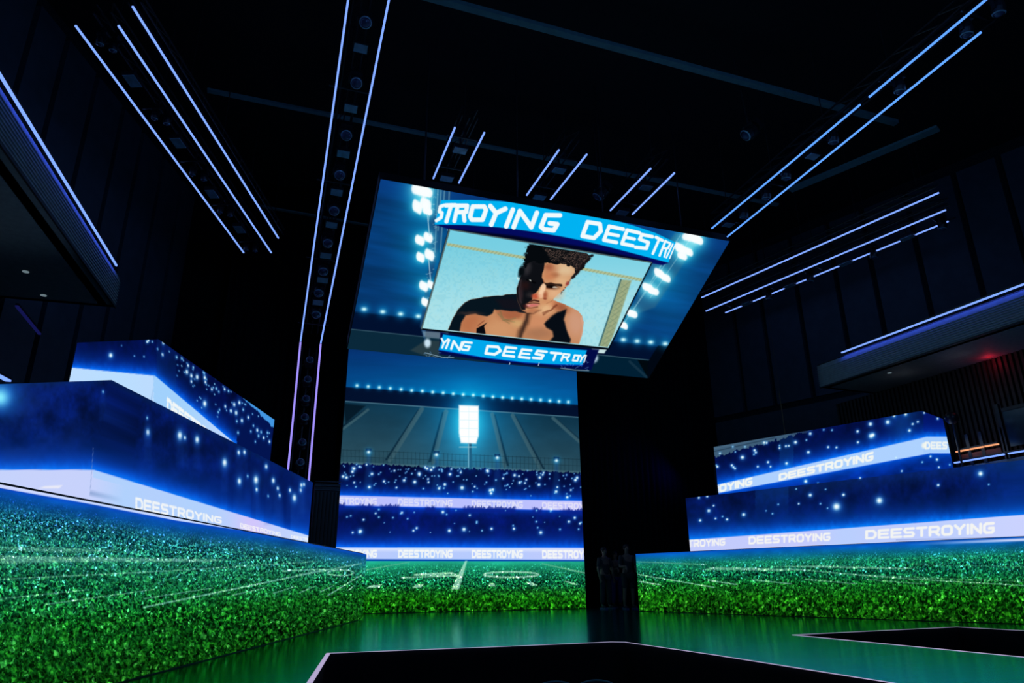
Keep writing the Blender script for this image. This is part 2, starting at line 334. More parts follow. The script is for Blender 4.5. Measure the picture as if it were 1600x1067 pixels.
# lower wall ledge on the right (two stepped bands under the panels)
for k, (z0, z1, o_) in enumerate([(4.9, 6.3, .5), (3.1, 4.8, .9)]):
    a = WRp-dR*7.5; b = WRp+dR*.8
    tag(MB().prism([a+ZUP*z0, b+ZUP*z0, b+ZUP*z1, a+ZUP*z1], nR*o_).build('trim_%d' % (3+k), M['panel']), kind='structure')
# ceiling beams
def beam(p, q, h, w_, name, i): tag(MB().bar(p, q, w_, h).build('trim_%d' % i, M['beam']), kind='structure')
BZ = 12.
beam(onz(600, -24, BZ), onz(1400, 192, BZ), .10, .16, '', 5)
beam(onz(324, 141, BZ), onz(1215, 320, BZ), .06, .13, '', 6)
beam(onz(400, 321, BZ), onz(575, 352, BZ), .04, .12, '', 7)
beam(onz(430, 453, BZ), onz(560, 474, BZ), .04, .12, '', 8)
beam(onz(430, 478, BZ), onz(565, 497, BZ), .04, .12, '', 10)
beam(onz(1466, 200, 11.2), onz(1234, 297, 11.2), .06, .26, '', 9)
# ================================================================== LED SCREENS
SHADOW = V(0, 0, 0)
def casing(parent, a, b, z0, z1, n, th, m=None, name='casing'):
    a = a-n*.012; b = b-n*.012; return MB().prism([a+ZUP*z0, b+ZUP*z0, b+ZUP*z1, a+ZUP*z1], -n*th).build(name, m or M['black'], parent)
def body3(t, a, b, c, top):
    g = (a+c)/2
    def inn(p, q): d = (q-p)/np.linalg.norm(q-p); n = V(-d[1], d[0], 0); return n if n@(g-p) > 0 else -n
    n1, n2 = inn(a, b), inn(b, c); e = [(a, n1), (b, n1+n2), (c, n2)]
    return MB().prism([p+m*.015 for p, m in e]+[p+m*.3 for p, m in e[::-1]], ZUP*top).build('casing', M['black'], t)
def crowd(A, top, bot, seed=0, c0=(3, 12, 62), c1=(2, 38, 150), rag=0., clip=None, glowh=30, patch=1.):
    """dark crowd between curves top(X) and bot(X) with blue light rising from the band below"""
    t = np.clip((A.Y-top)/(np.maximum(bot-top, 1)), 0, 1)
    nz = fbm(A.X/26, A.Y/26, seed); n2 = fbm(A.X/5, A.Y/8, seed+9)
    m = ((A.Y > top) & (A.Y < bot))*1.
    if clip is not None: m = m*clip
    base = np.array(c0)[None]*(1-t[:, None]*.3)*(.55+.9*nz[:, None]*patch)*(.75+.5*n2[:, None])
    A.C = A.C*(1-m[:, None])+m[:, None]*np.clip(base, 0, 255)/255
    g = m*np.exp(-np.maximum(bot-A.Y+(n2-.5)*10, 0)/glowh)
    A.C = A.C+g[:, None]*(np.array(c1)[None]/255)*(1-A.C)
def band(A, top, bot, x0=-1e9, x1=1e9, c=(178, 200, 255), halo=10, pink=.5, seed=3, below=True):
    inx = sst(x0-.5, x0+.5, A.X)*(1-sst(x1-.5, x1+.5, A.X))
    d = np.where(A.Y < top, top-A.Y, np.where(A.Y > bot, (A.Y-bot) if below else 1e3, 0))
    g = np.exp(-d/halo)*inx*.8; A.C = A.C+g[:, None]*(np.array((0, 70, 235))/255)*(1-A.C)
    m = (1-sst(-.7, .7, top-A.Y))*0+sst(-.8, .8, A.Y-top)*(1-sst(-.8, .8, A.Y-bot))*inx
    p = vnoise(A.X/60, A.X*0+seed, 5)[:, None]*pink; cc = np.array(c)[None]*(1-p)+np.array((214, 198, 250))[None]*p
    A.C = A.C*(1-m[:, None])+m[:, None]*cc/255; return m
def grass(A, h, span, hb, x0, k0, k, stops):
    """h: pixels below the picture's horizon; stops: colours over h/span"""
    t = np.clip(h/span, 0, 1); ps = [q[0] for q in stops]; cs = np.array([q[1] for q in stops], float)/255
    c = np.stack([np.interp(t, ps, cs[:, i]) for i in range(3)], 1)
    n = fbm(A.X/30, A.Y/14, 4); c = c*(.8+.4*n[:, None]); m = sst(-.5, .5, h)
    A.C = A.C*(1-m[:, None])+m[:, None]*c
    A.B = np.maximum(h, 0)*k0+k
    A.A = np.maximum(A.A, m*sst(0, hb, h))
# ---- back screen -------------------------------------------------------------
BX0, BX1, BY = 2.02, 9.55, 20.15
def ragged(X, amp, seed, f=3.): return amp*(vnoise(X/f, X*0, seed)*.7+vnoise(X/(f*.4), X*0, seed+1)*.5)
def back_screen():
    t = thing('video_screen', (5.8, BY+.1, 0), 'tall centre video wall showing a stadium crowd, floodlight and football field', 'screen')
    z = np.linspace(.015, 7.75, 440); u = np.linspace(0, BX1-BX0, 420)
    G, A = face_grid(V(BX0, BY, 0), V(1, 0, 0), ZUP, u, z)
    X, Y = A.X, A.Y; dotl = ylin(X, (557.8, 602.4), (888, 628)) - 2.5*np.sin(np.clip((X-557)/331, 0, 1)*math.pi)*.6
    # sky
    sy = np.clip((Y-540)/80, 0, 1); cx = np.exp(-((X-735)/120)**2)
    A.C = (np.array((6, 46, 108))[None]*(1-sy[:, None])+np.array((2, 84, 150))[None]*sy[:, None]+cx[:, None]*sy[:, None]*np.array((0, 30, 30)))/255*(.92+.16*fbm(X/80, Y/12, 2)[:, None])
    # dark truss under the row of lamps
    lo = ylin(X, (545, 627.3), (900, 651.6)); A.mix(sst(-1, 2, Y-dotl-3), (2, 16, 44))
    under = sst(-.6, .6, Y-lo); g = np.clip((Y-lo)/80, 0, 1)
    c = np.array((14, 52, 74))[None]*(1-g[:, None])+np.array((40, 76, 92))[None]*g[:, None]; c = c+np.exp(-((X-732)/70)**2)[:, None]*np.array((0, 26, 40))
    A.C = A.C*(1-under[:, None])+under[:, None]*c/255*(.9+.2*fbm(X/40, Y/20, 8)[:, None])
    for (a, b, c_, d) in [((659, 639), (609, 719), 7, 1), ((697, 643), (677, 722), 7, 1), ((769, 647), (789, 728), 6, -1), ((801, 649), (845, 733), 6, -1), ((864, 653), (912, 696), 5, -1), ((575, 640), (536, 670), 4, 1)]:
        w_ = 6 if d > 0 else -5
        A.poly([(a[0]-w_, a[1]+1), (a[0], a[1]), b, (b[0]-w_*1.3, b[1])], (2, 26, 44), 1.5, .75); A.line([a, b], c_, (58, 92, 104), 1.2, .85)
    A.line([(540, 626.9), (904, 651.9)], 1.3, (80, 125, 145), .7)
    A.poly([(536, 630), (571, 634), (540, 662)], (2, 18, 30), 2, .8)
    # railing
    r1 = lambda x: 703+(x-540)*.040; r2 = lambda x: 723+(x-540)*.040
    for x in np.arange(536, 915, 6.3): A.line([(x, r1(x)-1), (x, r2(x))], .8, (20, 46, 60), .5, .6)
    for o in (0, 10): A.line([(534, r1(534)+o), (912, r1(912)+o)], .9, (22, 50, 62), .5, .7)
    A.line([(534, r2(534)), (912, r2(912))], 2.6, (92, 128, 140), 1.2, .5)
    # crowds
    b1t = ylin(X, (535, 774.2), (908, 782.8)); b1b = ylin(X, (535, 789.5), (908, 797.8)); b2t = ylin(X, (530, 855.2), (911, 856.2)); b2b = ylin(X, (567, 873.2), (911, 874.6))
    top = r2(X)+3.5-ragged(X, 4.5, 21); crowd(A, top, b1t, 31, (3, 10, 60), (2, 55, 185), glowh=13)
    A.mix(sst(-.6, .6, Y-top)*0, (0, 0, 0))
    crowd(A, b1b-1, b2t, 37, (4, 16, 88), (4, 60, 200), glowh=16)
    mb = band(A, b1t, b1b, c=(176, 190, 255), halo=6); m2 = band(A, b2t, b2b, c=(172, 205, 255), halo=7)
    A.mix(np.exp(-((Y-b2t-3)/3.)**2)*(Y > b2t)*.35, (255, 255, 255)); A.mix(sst(0, 1.2, Y-b2b)*(1-sst(2.5, 5, Y-b2b)), (0, 60, 170))
    for x0, x1 in [(506, 588), (623, 706), (738, 816), (848, 930)]:
        S = (X-x0)/(x1-x0)*WORD_LEN
        A.text(S, 1-(Y-b1t-4)/(b1b-b1t-7), mb, (255, 250, 246), th=.2, a=.55); A.text(S, 1-(Y-b2t-5)/(b2b-b2t-8.5), m2, (255, 255, 246), th=.24, a=.8)
    rag = b1b+1-ragged(X, 7., 41, 2.2); A.mix(sst(0, 1, Y-rag)*(1-sst(4, 9, Y-b1b))*sst(.3, .7, vnoise(X/14, X*0, 77))*.75, (10, 30, 130))
    for x, y in [(557.8, 602.4), (575.4, 603.8), (592.7, 605.2), (609.8, 606.7), (626.7, 608.3), (643.3, 610), (659.9, 610.9), (676.1, 612.6), (692.5, 613.8), (708.2, 615.2), (723.8, 616.4), (739.5, 617.3), (755, 618.8), (770.2, 620), (785.4, 621), (800.3, 622.1), (815.3, 623.1), (829.8, 624), (844.7, 624.9), (859.2, 626.1), (873.5, 627.1), (888, 628)]:
        A.glow(x, y, 5, (0, 120, 190), .55); A.glow(x, y, 2.3, (220, 255, 255), 1.)
    # floodlight
    cl = np.ones(len(X)); A.glow(732, 655, 62, (0, 70, 120), .55, 1.1, 1.); A.glow(732, 662, 36, (0, 130, 210), .9, .8, 1.2); A.glow(732, 660, 20, (60, 190, 240), .85, .85, 1.45)
    A.line([(734, 694), (734, 731)], 6, (30, 95, 130), .8); A.line([(732, 694), (732, 730)], 1.6, (120, 190, 215), .8); A.line([(718, 698.5), (744, 698.5)], 1.6, (150, 200, 210), .8, .8)
    A.poly([(717, 633), (748, 634), (748, 680), (744, 693), (720, 692), (717, 676)], (255, 255, 255), 1.8)
    for yy in (643, 656, 669, 682): A.line([(717, yy), (748, yy+.6)], .9, (200, 240, 252), .5, .7)
    A.line([(732.5, 634), (732.5, 692)], .9, (205, 242, 252), .5, .6)
    for x, y in [(576, 706.3), (682, 710.4), (777, 715), (869.5, 719.5)]:
        A.poly([(x-4.5, y-6), (x+4.5, y-5.6), (x+4.5, y-1), (x-4.5, y-1)], (12, 30, 60), .6); A.poly([(x-2, y), (x+2, y), (x+8, y+62), (x-8, y+62)], (20, 80, 160), 3, .28); A.glow(x, y, 6, (0, 110, 190), .6); A.glow(x, y, 2.4, (230, 255, 255), 1)
    r = np.random.default_rng(5)
    for i in range(150):
        x = r.uniform(536, 912); y = r2(x)+1+44*r.beta(1.1, 2.0); A.sparkle(x, y, r.choice([.55, .7, .9, 1.15, 1.7], p=[.3, .3, .2, .14, .06]))
    for x, y, q in [(553, 732, 2.1), (655, 740, 2), (600, 752, 1.4), (648, 753, 2), (722, 762, 2.4), (762, 736, 1.9), (766, 766, 2.0), (770, 765, 1.6), (812, 754, 1.7), (869, 768, 1.8), (899, 750, 1.8), (577, 761, 1.8), (695, 757, 1.7), (703, 741, 1.7)]: A.sparkle(x, y, q)
    for x, y, q in [(563, 830, 2.3), (551, 832, 1.2), (568, 812, 1.2), (592, 808, 1), (548, 806, .9), (628, 801, 1.4), (692, 800, 1.8), (734, 805, 1.2), (725, 827, 2.3), (702, 829, 1.9), (651, 825, 1.4), (646, 829, 1.3), (768, 826, 1.5), (745, 815, 1), (803, 826, 1.5), (845, 832, 2), (838, 815, 1), (861, 796, 1.6), (889, 815, 1.5), (898, 809, 1.5), (906, 818, 1.2), (875, 827, 1), (592, 796, 1), (587, 802, 1.1)]: A.sparkle(x, y, q)
    for i in range(26):
        x = r.uniform(536, 912); A.sparkle(x, r.uniform(797, 832), r.choice([.5, .7, .9]))
    # field
    h = Y-ylin(X, (530, 876.5), (914, 877)); hb = 84
    grass(A, h, hb, 26, 740, .036, .9, [(0, (34, 178, 148)), (.08, (24, 146, 112)), (.25, (14, 122, 88)), (.45, (12, 108, 66)), (.56, (14, 100, 34)), (.7, (14, 100, 14)), (1, (10, 76, 8))])
    W = (160, 228, 200); fld = sst(-.5, .5, h)
    A.poly([(726.9, 876), (730, 876), (717.5, 920.5), (705, 920.5)], W, .7, .85); A.line([(560, 892.5), (640, 878)], 1.6, (110, 190, 160), .7, .8, w1=.8); A.line([(847, 880.5), (918, 896)], 1, (120, 200, 165), .7, .8, w1=2.2)
    for q in [[(572, 919), (580, 914.5), (597, 913), (592, 917.5)], [(644, 918.5), (650, 913.2), (663, 912.6), (658, 917.8)], [(764, 911.3), (772, 911.3), (774, 915.8), (764, 915.8)], [(822, 909.3), (831, 909.3), (841, 915), (831, 915)], [(881, 908), (888, 908), (905, 913.5), (897, 913.5)]]: A.poly(q, W, .8, .85)
    A.line([(v[0], v[1]) for v in [(798.7+43*math.cos(a), 897.6+4.2*math.sin(a)) for a in np.linspace(0, 2*math.pi, 30)]], 2.4, W, .8, .85)
    A.line([(627, 902.5), (716, 899.5)], 1.6, W, .7, .8); A.line([(648, 898), (706, 895.3)], 3, W, .8, .8); A.line([(706, 895), (716, 899)], 1.8, W, .8, .8); A.line([(648, 898), (716, 899.5)], 1.6, W, .8, .7)
    A.mix(sst(3, 0, z_of(G))*0, (0, 0, 0))
    picture_mesh('display', G, A, t, len(u), len(z))
    MB().aabb((BX0-.02, BY+.01, 0), (BX1+.02, BY+.18, 7.8)).build('casing', M['black'], t)
def z_of(G): return G[:, 2]
# ---- side walls -------------------------------------------------------------
def rect_face(P0, du, us, z0, z1, nz):
    z = np.linspace(z0, z1, nz); G, A = face_grid(P0, du, ZUP, us, z); return G, A, z
def left_field():
    t = thing('video_screen', GL0, 'long low video wall on the left showing green turf, its top beneath the crowd screens', 'screen')
    vis = upx(GL0, -dL, 568, -20, 1.05); L = np.concatenate([vis, vis[-1]+np.linspace(.15, 3.2, 24)]); L[0] = 0
    G, A, z = rect_face(GL0, -dL, L, .012, H, 300); X, Y = A.X, A.Y
    hz = np.interp(X, [-400, 0, 140, 275, 432, 567], [690, 762.5, 787.5, 813.5, 837.0, 864.]); h = Y-hz; yb = ylin(X, (225, 1063), (560.5, 969)); span = np.maximum(yb-hz, 40)
    A.fill((196, 214, 255)); A.mix(sst(150, 0, X)*.4, (225, 220, 255))
    A.mix(sst(-1.2, .8, h), (30, 100, 215))
    grass(A, h, span, 40, 640, .0145, 1.5, [(0, (8, 84, 190)), (.05, (8, 76, 150)), (.12, (20, 100, 126)), (.26, (26, 124, 108)), (.46, (14, 108, 64)), (.62, (11, 92, 30)), (1, (7, 62, 12))])
    A.mix((1-sst(0, 7, h))*sst(-1, 1, h)*.6, (10, 70, 200))
    A.A *= sst(.02, .14, h/span)*.5+.5
    W = (128, 206, 188)
    def P(*q): return [(a/2.667, 740+b/2.667) for a, b in q]
    A.poly(P((-20, 340), (500, 350), (960, 358), (860, 368), (400, 366), (-20, 374)), W, 1.8, .55); A.poly(P((-20, 305), (300, 308), (500, 322), (300, 330), (-20, 318)), W, 2.2, .38)
    for q, w_, a_ in [(((0, 440), (650, 408), (1320, 366)), 2., .5), (((-20, 524), (370, 483)), 2.4, .5), (((190, 545), (640, 482)), 2.2, .55), (((600, 521), (890, 475)), 2, .6), (((600, 557), (1250, 424), (1505, 374)), 2.8, .7), (((970, 506), (1110, 474)), 1.8, .6), (((1140, 498), (1230, 470)), 2, .65), (((1250, 495), (1315, 468)), 2, .65), (((1340, 490), (1390, 466)), 1.8, .65), (((1368, 506), (1507, 422)), 2.2, .75), (((1450, 486), (1478, 466)), 1.8, .6), (((1180, 405), (1360, 398), (1250, 420), (1330, 402)), 2.6, .6)]: A.line(P(*q), w_, W, .9, a_, w1=w_*.6)
    A.line([((1420+55*math.cos(a))/2.667, 740+(413+12*math.sin(a))/2.667) for a in np.linspace(0, 6.3, 26)], 2, W, .8, .75)
    picture_mesh('display', G, A, t, len(L), len(z)); casing(t, GL0-dL*.0, GL0-dL*L[-1], 0, H, nL, .35)
    # the seam line on top
    MB().bar(GL0-dL*.01+ZUP*(H+.006), GL0-dL*L[-1]+ZUP*(H+.006), .03, .012).build('top_edge', M['black'], t)
def left_mid():
    P = GL0-nL*.6; end = onpl(485, 800, P, nL); cor = onpl(158, 680, P, nL); end[2] = cor[2] = 0; top = 2.73
    t = thing('video_screen', cor, 'middle crowd screen on the left with a bright sloping ribbon, bent at a corner', 'screen', )
    Lc = np.linalg.norm((cor-end)); us = upx(end, -dL, 488, 146, 1.2); us = np.clip(np.concatenate([[0], us[(us > .02) & (us < Lc-.02)], [Lc]]), 0, Lc)
    us = np.concatenate([us]); G, A, z = rect_face(end, -dL, us, H-.35, top, 190); paint_left_mid(A)
    picture_mesh('display', G, A, t, len(us), len(z))
    d2 = hd(-64.8); q = onpl(-30, 680, cor, V(d2[1], -d2[0], 0)); L2 = np.linalg.norm((q-cor)[:2]); u2 = np.concatenate([np.linspace(0, L2, 160), L2+np.linspace(.3, 2., 8)])
    G, A, z = rect_face(cor, d2, u2, H-.35, top, 170); paint_left_mid(A); n2 = V(-d2[1], d2[0], 0); n2 = n2 if n2@(CP-cor) > 0 else -n2
    picture_mesh('display', G, A, t, len(u2), len(z)); body3(t, end, cor, cor+d2*u2[-1], top)
def paint_left_mid(A):
    X, Y = A.X, A.Y; tp = np.where(X < 160, ylin(X, (0, 597), (174, 592)), ylin(X, (174, 592), (488.6, 756)))
    bt = np.where(X < 145.5, 734., ylin(X, (145.5, 734), (481, 836.5)))
    A.fill((4, 22, 70)); crowd(A, tp-20, bt, 51, (4, 22, 86), (6, 74, 225), glowh=26, patch=1.1)
    A.mix(sst(200, 0, X)*.35*sst(.2, .7, fbm(X/40, Y/30, 61))*(Y < bt), (24, 60, 150)); A.mix((1-sst(0, 14, Y-tp))*.35, (10, 46, 84))
    A.mix(sst(260, 480, X)*(Y < bt)*(.45+.4*sst(.4, .6, vnoise(X/9, X*0, 3))), (3, 24, 92))
    A.C = A.C+(sst(440, 487, X)*(Y < bt)*.10)[:, None]*np.array((.1, .35, .8))
    band(A, bt, bt*0+1200, c=(186, 212, 255), halo=9, pink=.3)
    m = sst(-.5, .5, Y-bt)*(X > 145.5); A.mix(m*.6*(1-sst(300, 420, X)), (170, 208, 252)); A.mix(m*np.exp(-((X-395)/28)**2)*.6, (222, 190, 250)); A.mix(sst(-.5, .5, Y-bt)*(X < 145.5)*.6, (205, 210, 250)); A.mix(m*sst(440, 482, X)*.6, (200, 225, 255))
    msk = sst(-.5, .5, Y-bt)
    for (x0, y0), (x1, y1), h0, h1 in [((213, 797), (345, 819), 16, 8), ((376, 826), (438, 839), 6, 4.5), ((455, 842), (500, 850), 4, 3)]:
        s = (X-x0)/(x1-x0); base = y0+s*(y1-y0)-2; hh = h0+s*(h1-h0); A.text(s*WORD_LEN, (base-Y)/hh, msk, (255, 253, 246), th=.2, a=.8)
    A.poly([(70, 759.5), (98, 758), (92, 763), (60, 763)], (255, 250, 245), 1.4, .6)
    A.line([(145.8, 700), (140.5, 775)], .8, (110, 140, 190), .5, .6)
    A.glow(2, 620, 26, (20, 110, 220), .8); A.glow(0, 621, 13, (120, 220, 255), 1.)
    for x, y, q in [(183, 648, 1.7), (231, 675.5, 2.2), (230, 653, .9), (281, 680.5, 2.9), (289, 684, 1.3), (308, 687, 2.4), (351, 723, 2.8), (373, 707, 1.6), (382, 706.5, 1.5), (416, 729, 1.6), (374, 752, 2.2), (400, 750, 2.8), (387, 744, .9), (401, 765, 1.4), (427, 751, 1.8), (434, 763, 1.3), (437, 774, 1.2), (453, 766, 1.3), (460, 778, 2.4), (470, 766, 1.4), (471, 758, 1.5), (475, 757, 1.2), (419, 775, .8), (182, 634, .9), (161, 612, .9)]:
        A.sparkle(x, y, q, 1.8); A.poly([(x-4, y), (x+4, y), (x+6, y+45), (x-6, y+45)], (20, 70, 170), 3, .14)
def left_up():
    P = GL0-nL*2.; end = onpl(425, 690, P, nL); cor = onpl(247.5, 530, P, nL); top = cor[2]; end[2] = cor[2] = 0
    t = thing('video_screen', cor, 'uppermost crowd screen on the left, set back behind the middle one', 'screen')
    Lc = np.linalg.norm(cor-end); us = np.linspace(0, Lc, 190); G, A, z = rect_face(end, -dL, us, 2.5, top, 170); paint_left_up(A)
    picture_mesh('display', G, A, t, len(us), len(z))
    w2 = onpl(122, 530, cor, V(hd(-64.8)[1], -hd(-64.8)[0], 0)); d2 = w2-cor; d2[2] = 0; L2 = np.linalg.norm(d2); d2 /= L2; n2 = V(-d2[1], d2[0], 0); n2 = n2 if n2@(CP-cor) > 0 else -n2
    us = np.linspace(0, L2, 130); G, A, z = rect_face(cor, d2, us, 2.5, top, 130); paint_left_up(A)
    picture_mesh('display', G, A, t, len(us), len(z)); body3(t, end, cor, cor+d2*L2, top)
def paint_left_up(A):
    X, Y = A.X, A.Y; bt = np.where(X < 242, ylin(X, (113.6, 574.5), (242, 587)), ylin(X, (242, 587), (368, 693.5)))
    A.fill((3, 16, 72)); crowd(A, Y*0+400, bt, 71, (3, 16, 84), (4, 70, 215), glowh=15, patch=1.); A.mix((X > 262)*(1-sst(0, 60, bt-Y))*0, (0, 0, 0))
    A.mix(((X > 245) & (X < 275))*.25*(Y < bt), (10, 50, 110)); A.mix((X > 368)*(Y > 640)*.0, (0, 0, 0))
    band(A, bt, bt*0+1200, x1=372, c=(186, 222, 255), halo=7, pink=.1); A.mix(sst(-.5, .5, Y-bt)*(X > 240)*(X < 372)*.55, (140, 200, 250)); A.mix(sst(-.5, .5, Y-bt)*sst(270, 372, X)*.5, (225, 225, 255))
    msk = sst(-.5, .5, Y-bt); s = (X-262)/(352-262); base = 641+s*(702-641); A.text(s*WORD_LEN, (base-Y)/(17-s*8), msk, (255, 253, 246), th=.26, a=.85)
    A.line([(241.5, 587), (234, 640)], .8, (110, 160, 210), .5, .6)
    A.poly([(376, 618), (430, 652), (430, 672), (400, 648)], (66, 150, 226), .8); tr = 622+(X-376)*.98-ragged(X, 7, 91, 3.); A.mix(sst(-1, 1, Y-tr)*(X > 370), (3, 20, 80)*np.ones((1, 3)))
    for x, y, q in [(173, 555, 2.6), (230, 534, 1.4), (232, 532, 1.3), (238, 534, .9), (255, 536, 1.2), (254, 554, 1.2), (246, 545, .8), (276, 558, 1.1), (284, 560, 1.1), (292, 581, 1.8), (294, 571, 1.2), (299, 587, 1.6), (302, 574, 1.0), (299, 596, 1.2), (308, 589, 1.9), (319, 583, 1.1), (320, 590, 1.6), (321, 597, 1.2), (331, 608, 1.2), (338, 607, 1.1), (342, 612, .9), (320, 630.5, 2.4), (351, 608, 1.2), (357, 611, 1), (341, 644, .9), (352, 635, 1.2), (361, 642, 1.4), (366, 632, 1.6), (369, 645, 1.8), (374, 629, 1.5), (378, 657, 1.5), (370, 658, 1), (343, 640, .8), (372, 676, 1.1), (380, 640, 1), (388, 652, 1.2), (402, 672, 1.4), (408, 675, 1.1), (412, 684, 1.2), (404, 681, 1.1), (418, 676, 1), (421, 690, 1.2), (396, 665, .9), (366, 700, .9), (210, 556, .7), (225, 557, .8), (190, 540, .6), (392, 674, .9), (399, 690, .8)]:
        A.sparkle(x, y, q*.9, 1.7 if X.max() > 250 else 1.2)
    r = np.random.default_rng(8)
    for i in range(45): x = r.uniform(262, 425); A.sparkle(x, 545+(x-262)*.62+r.uniform(-10, 60), .55, 1.4)
def right_field():
    t = thing('video_screen', GR0, 'long low video wall on the right showing green turf with painted yard lines', 'screen')
    vis = upx(GR0, -dR, 998, 1620, 1.05); vis[0] = 0; L = np.concatenate([vis, vis[-1]+np.linspace(.2, 5, 20)]); top = H+.05
    G, A, z = rect_face(GR0, -dR, L, .012, top, 150); X, Y = A.X, A.Y
    tp = ylin(X, (994.3, 865.8), (1600, 841)); h = Y-ylin(X, (994.3, 867), (1600, 842.5)); yb = ylin(X, (1000, 955.4), (1600, 977.5)); span = np.maximum(yb-tp, 30)
    A.fill((6, 84, 190))
    grass(A, h, span, 34, 960, .028, 1.1, [(0, (4, 90, 190)), (.09, (10, 104, 136)), (.18, (18, 130, 104)), (.38, (10, 104, 74)), (.52, (12, 98, 36)), (.7, (14, 94, 16)), (1, (9, 66, 8))])
    A.A *= sst(.02, .16, h/span)*.6+.4; A.mix(sst(1400, 1600, X)*(1-sst(0, 3, h-1))*.9*sst(-3, 0, h), (220, 225, 255))
    W = (128, 204, 176)
    def P(*q): return [(980+a/2.58, 840+b/2.58) for a, b in q]
    for q, w_, a_ in [(((40, 97), (320, 108)), 1.2, .6), (((44, 148), (350, 200)), 1.6, .85), (((50, 176), (132, 190)), 2, .8), (((325, 171), (442, 189)), 2, .75), (((505, 170), (662, 186)), 2, .65), (((715, 168), (925, 186)), 1.8, .55), (((965, 168), (1210, 188)), 1.6, .5), (((650, 126), (1120, 165), (1620, 194)), 1.7, .6), (((900, 150), (1620, 178)), 1.2, .4), (((1150, 108), (1620, 118)), 1.2, .3)]: A.line(P(*q), w_, W, .9, a_)
    A.poly(P((300, 130), (345, 118), (460, 120), (740, 128), (610, 135), (420, 130)), W, 1., .65); A.poly(P((575, 117), (760, 112), (1165, 122), (1110, 128), (750, 120)), W, 1., .65)
    picture_mesh('display', G, A, t, len(L), len(z)); casing(t, GR0, GR0-dR*L[-1], 0, top, nR, .35); MB().bar(GR0+ZUP*(top+.005), GR0-dR*L[-1]+ZUP*(top+.005), .03, .01).build('top_edge', M['black'], t)
def right_mid():
    P = GR0-nR*.6; st = onpl(1087, 815, P, nR); st[2] = 0; top = 2.91
    t = thing('video_screen', st, 'lower crowd screen on the right with a wide bright ribbon near its foot', 'screen')
    us = upx(st, -dR, 1086, 1620, 1.15); us[0] = 0; L = np.concatenate([us, us[-1]+np.linspace(.2, 4, 12)]); G, A, z = rect_face(st, -dR, L, H-.3, top, 170); X, Y = A.X, A.Y
    bt = ylin(X, (1091, 842.3), (1600, 804.3)); bb = ylin(X, (1091, 860.5), (1600, 839.6)); A.fill((3, 20, 84)); crowd(A, Y*0+600, bt, 83, (4, 24, 98), (4, 84, 225), glowh=16, patch=1.05)
    A.mix(sst(1480, 1600, X)*.4*(Y < bt), (8, 60, 150)); A.mix(((X > 1180) & (X < 1232))*.28*(Y < bt)*sst(820, 770, Y), (12, 70, 150)); A.mix((sst(30, 0, Y-ylin(X, (1084, 776), (1600, 718))))*.25*sst(1150, 1250, X), (20, 70, 130))
    m = band(A, bt, bb+30, c=(180, 208, 255), halo=8, pink=.6); A.mix(m*sst(1400, 1600, X)*.5, (214, 216, 255))
    for (x0, y0), (x1, y1), h0, h1 in [((1038, 857.5), (1132, 852.5), 10, 8.5), ((1171, 850.5), (1296, 845), 9.5, 10), ((1354, 842.5), (1552, 833), 11, 14)]:
        s = (X-x0)/(x1-x0); base = y0+s*(y1-y0)-1.5; hh = h0+s*(h1-h0); A.text(s*WORD_LEN, (base-Y)/hh, m, (255, 253, 240), th=.21, a=.8)
    for x, y, q in [(1307, 791.5, 4.6), (1374, 782, 4), (1532, 740, 3), (1466, 758, 1.5), (1318, 773, 1.7), (1266, 773.5, 2), (1162, 804, 2), (1107.5, 798, 1.9), (1094, 813, 1.5), (1136, 811.5, 1.4), (1118, 810, 1.1), (1092, 777.5, 1.3), (1105, 775.5, 1.3), (1129, 807, .9), (1115, 790, 1.1), (1248, 787, 1.1), (1216, 788, .9), (1260, 752, 1.9), (1282, 787, .9), (1207, 802.5, .9), (1197, 798, .7), (1244, 764, .8), (1290, 764.5, .8), (1545, 757, .9), (1344, 746.5, 1.2), (1293, 794, .8)]: A.sparkle(x, y, q)
    A.line([(1400, 843.5), (1600, 838.3)], .8, (90, 100, 150), .5, .5)
    picture_mesh('display', G, A, t, len(L), len(z)); casing(t, st, st-dR*L[-1], 0, top, nR, .3)
def right_up():
    P = GR0-nR*2.; st = onpl(1119, 735, P, nR); cor = onpl(1440, 642, P, nR); top = cor[2]-.0; st[2] = cor[2] = 0
    t = thing('video_screen', cor, 'upper crowd screen on the right, set back behind the lower one, with an angled end', 'screen')
    Lc = np.linalg.norm(cor-st); us = np.linspace(0, Lc, 330); G, A, z = rect_face(st, -dR, us, 2.3, top, 140); paint_right_up(A); picture_mesh('display', G, A, t, len(us), len(z))
    # short return face: its far corner from the sloping top edge
    best = None
    for a in np.arange(20, 150, 1.):
        d2 = hd(a); n2 = V(d2[1], -d2[0], 0)
        try: q = onpl(1473, 654, cor+ZUP*top, n2)
        except Exception: continue
        if best is None or abs(q[2]-top) < best[0]:
            if (q-cor)@d2 > 0: best = (abs(q[2]-top), a, q)
    d2 = hd(best[1]); q = best[2]; L2 = np.linalg.norm((q-cor)[:2]); n2 = V(-d2[1], d2[0], 0); n2 = n2 if n2@(CP-cor) > 0 else -n2
    us = np.linspace(0, L2, 50); G, A, z = rect_face(cor, d2, us, 2.3, top, 120); paint_right_up(A); picture_mesh('display', G, A, t, len(us), len(z)); body3(t, st, cor, cor+d2*L2, top)
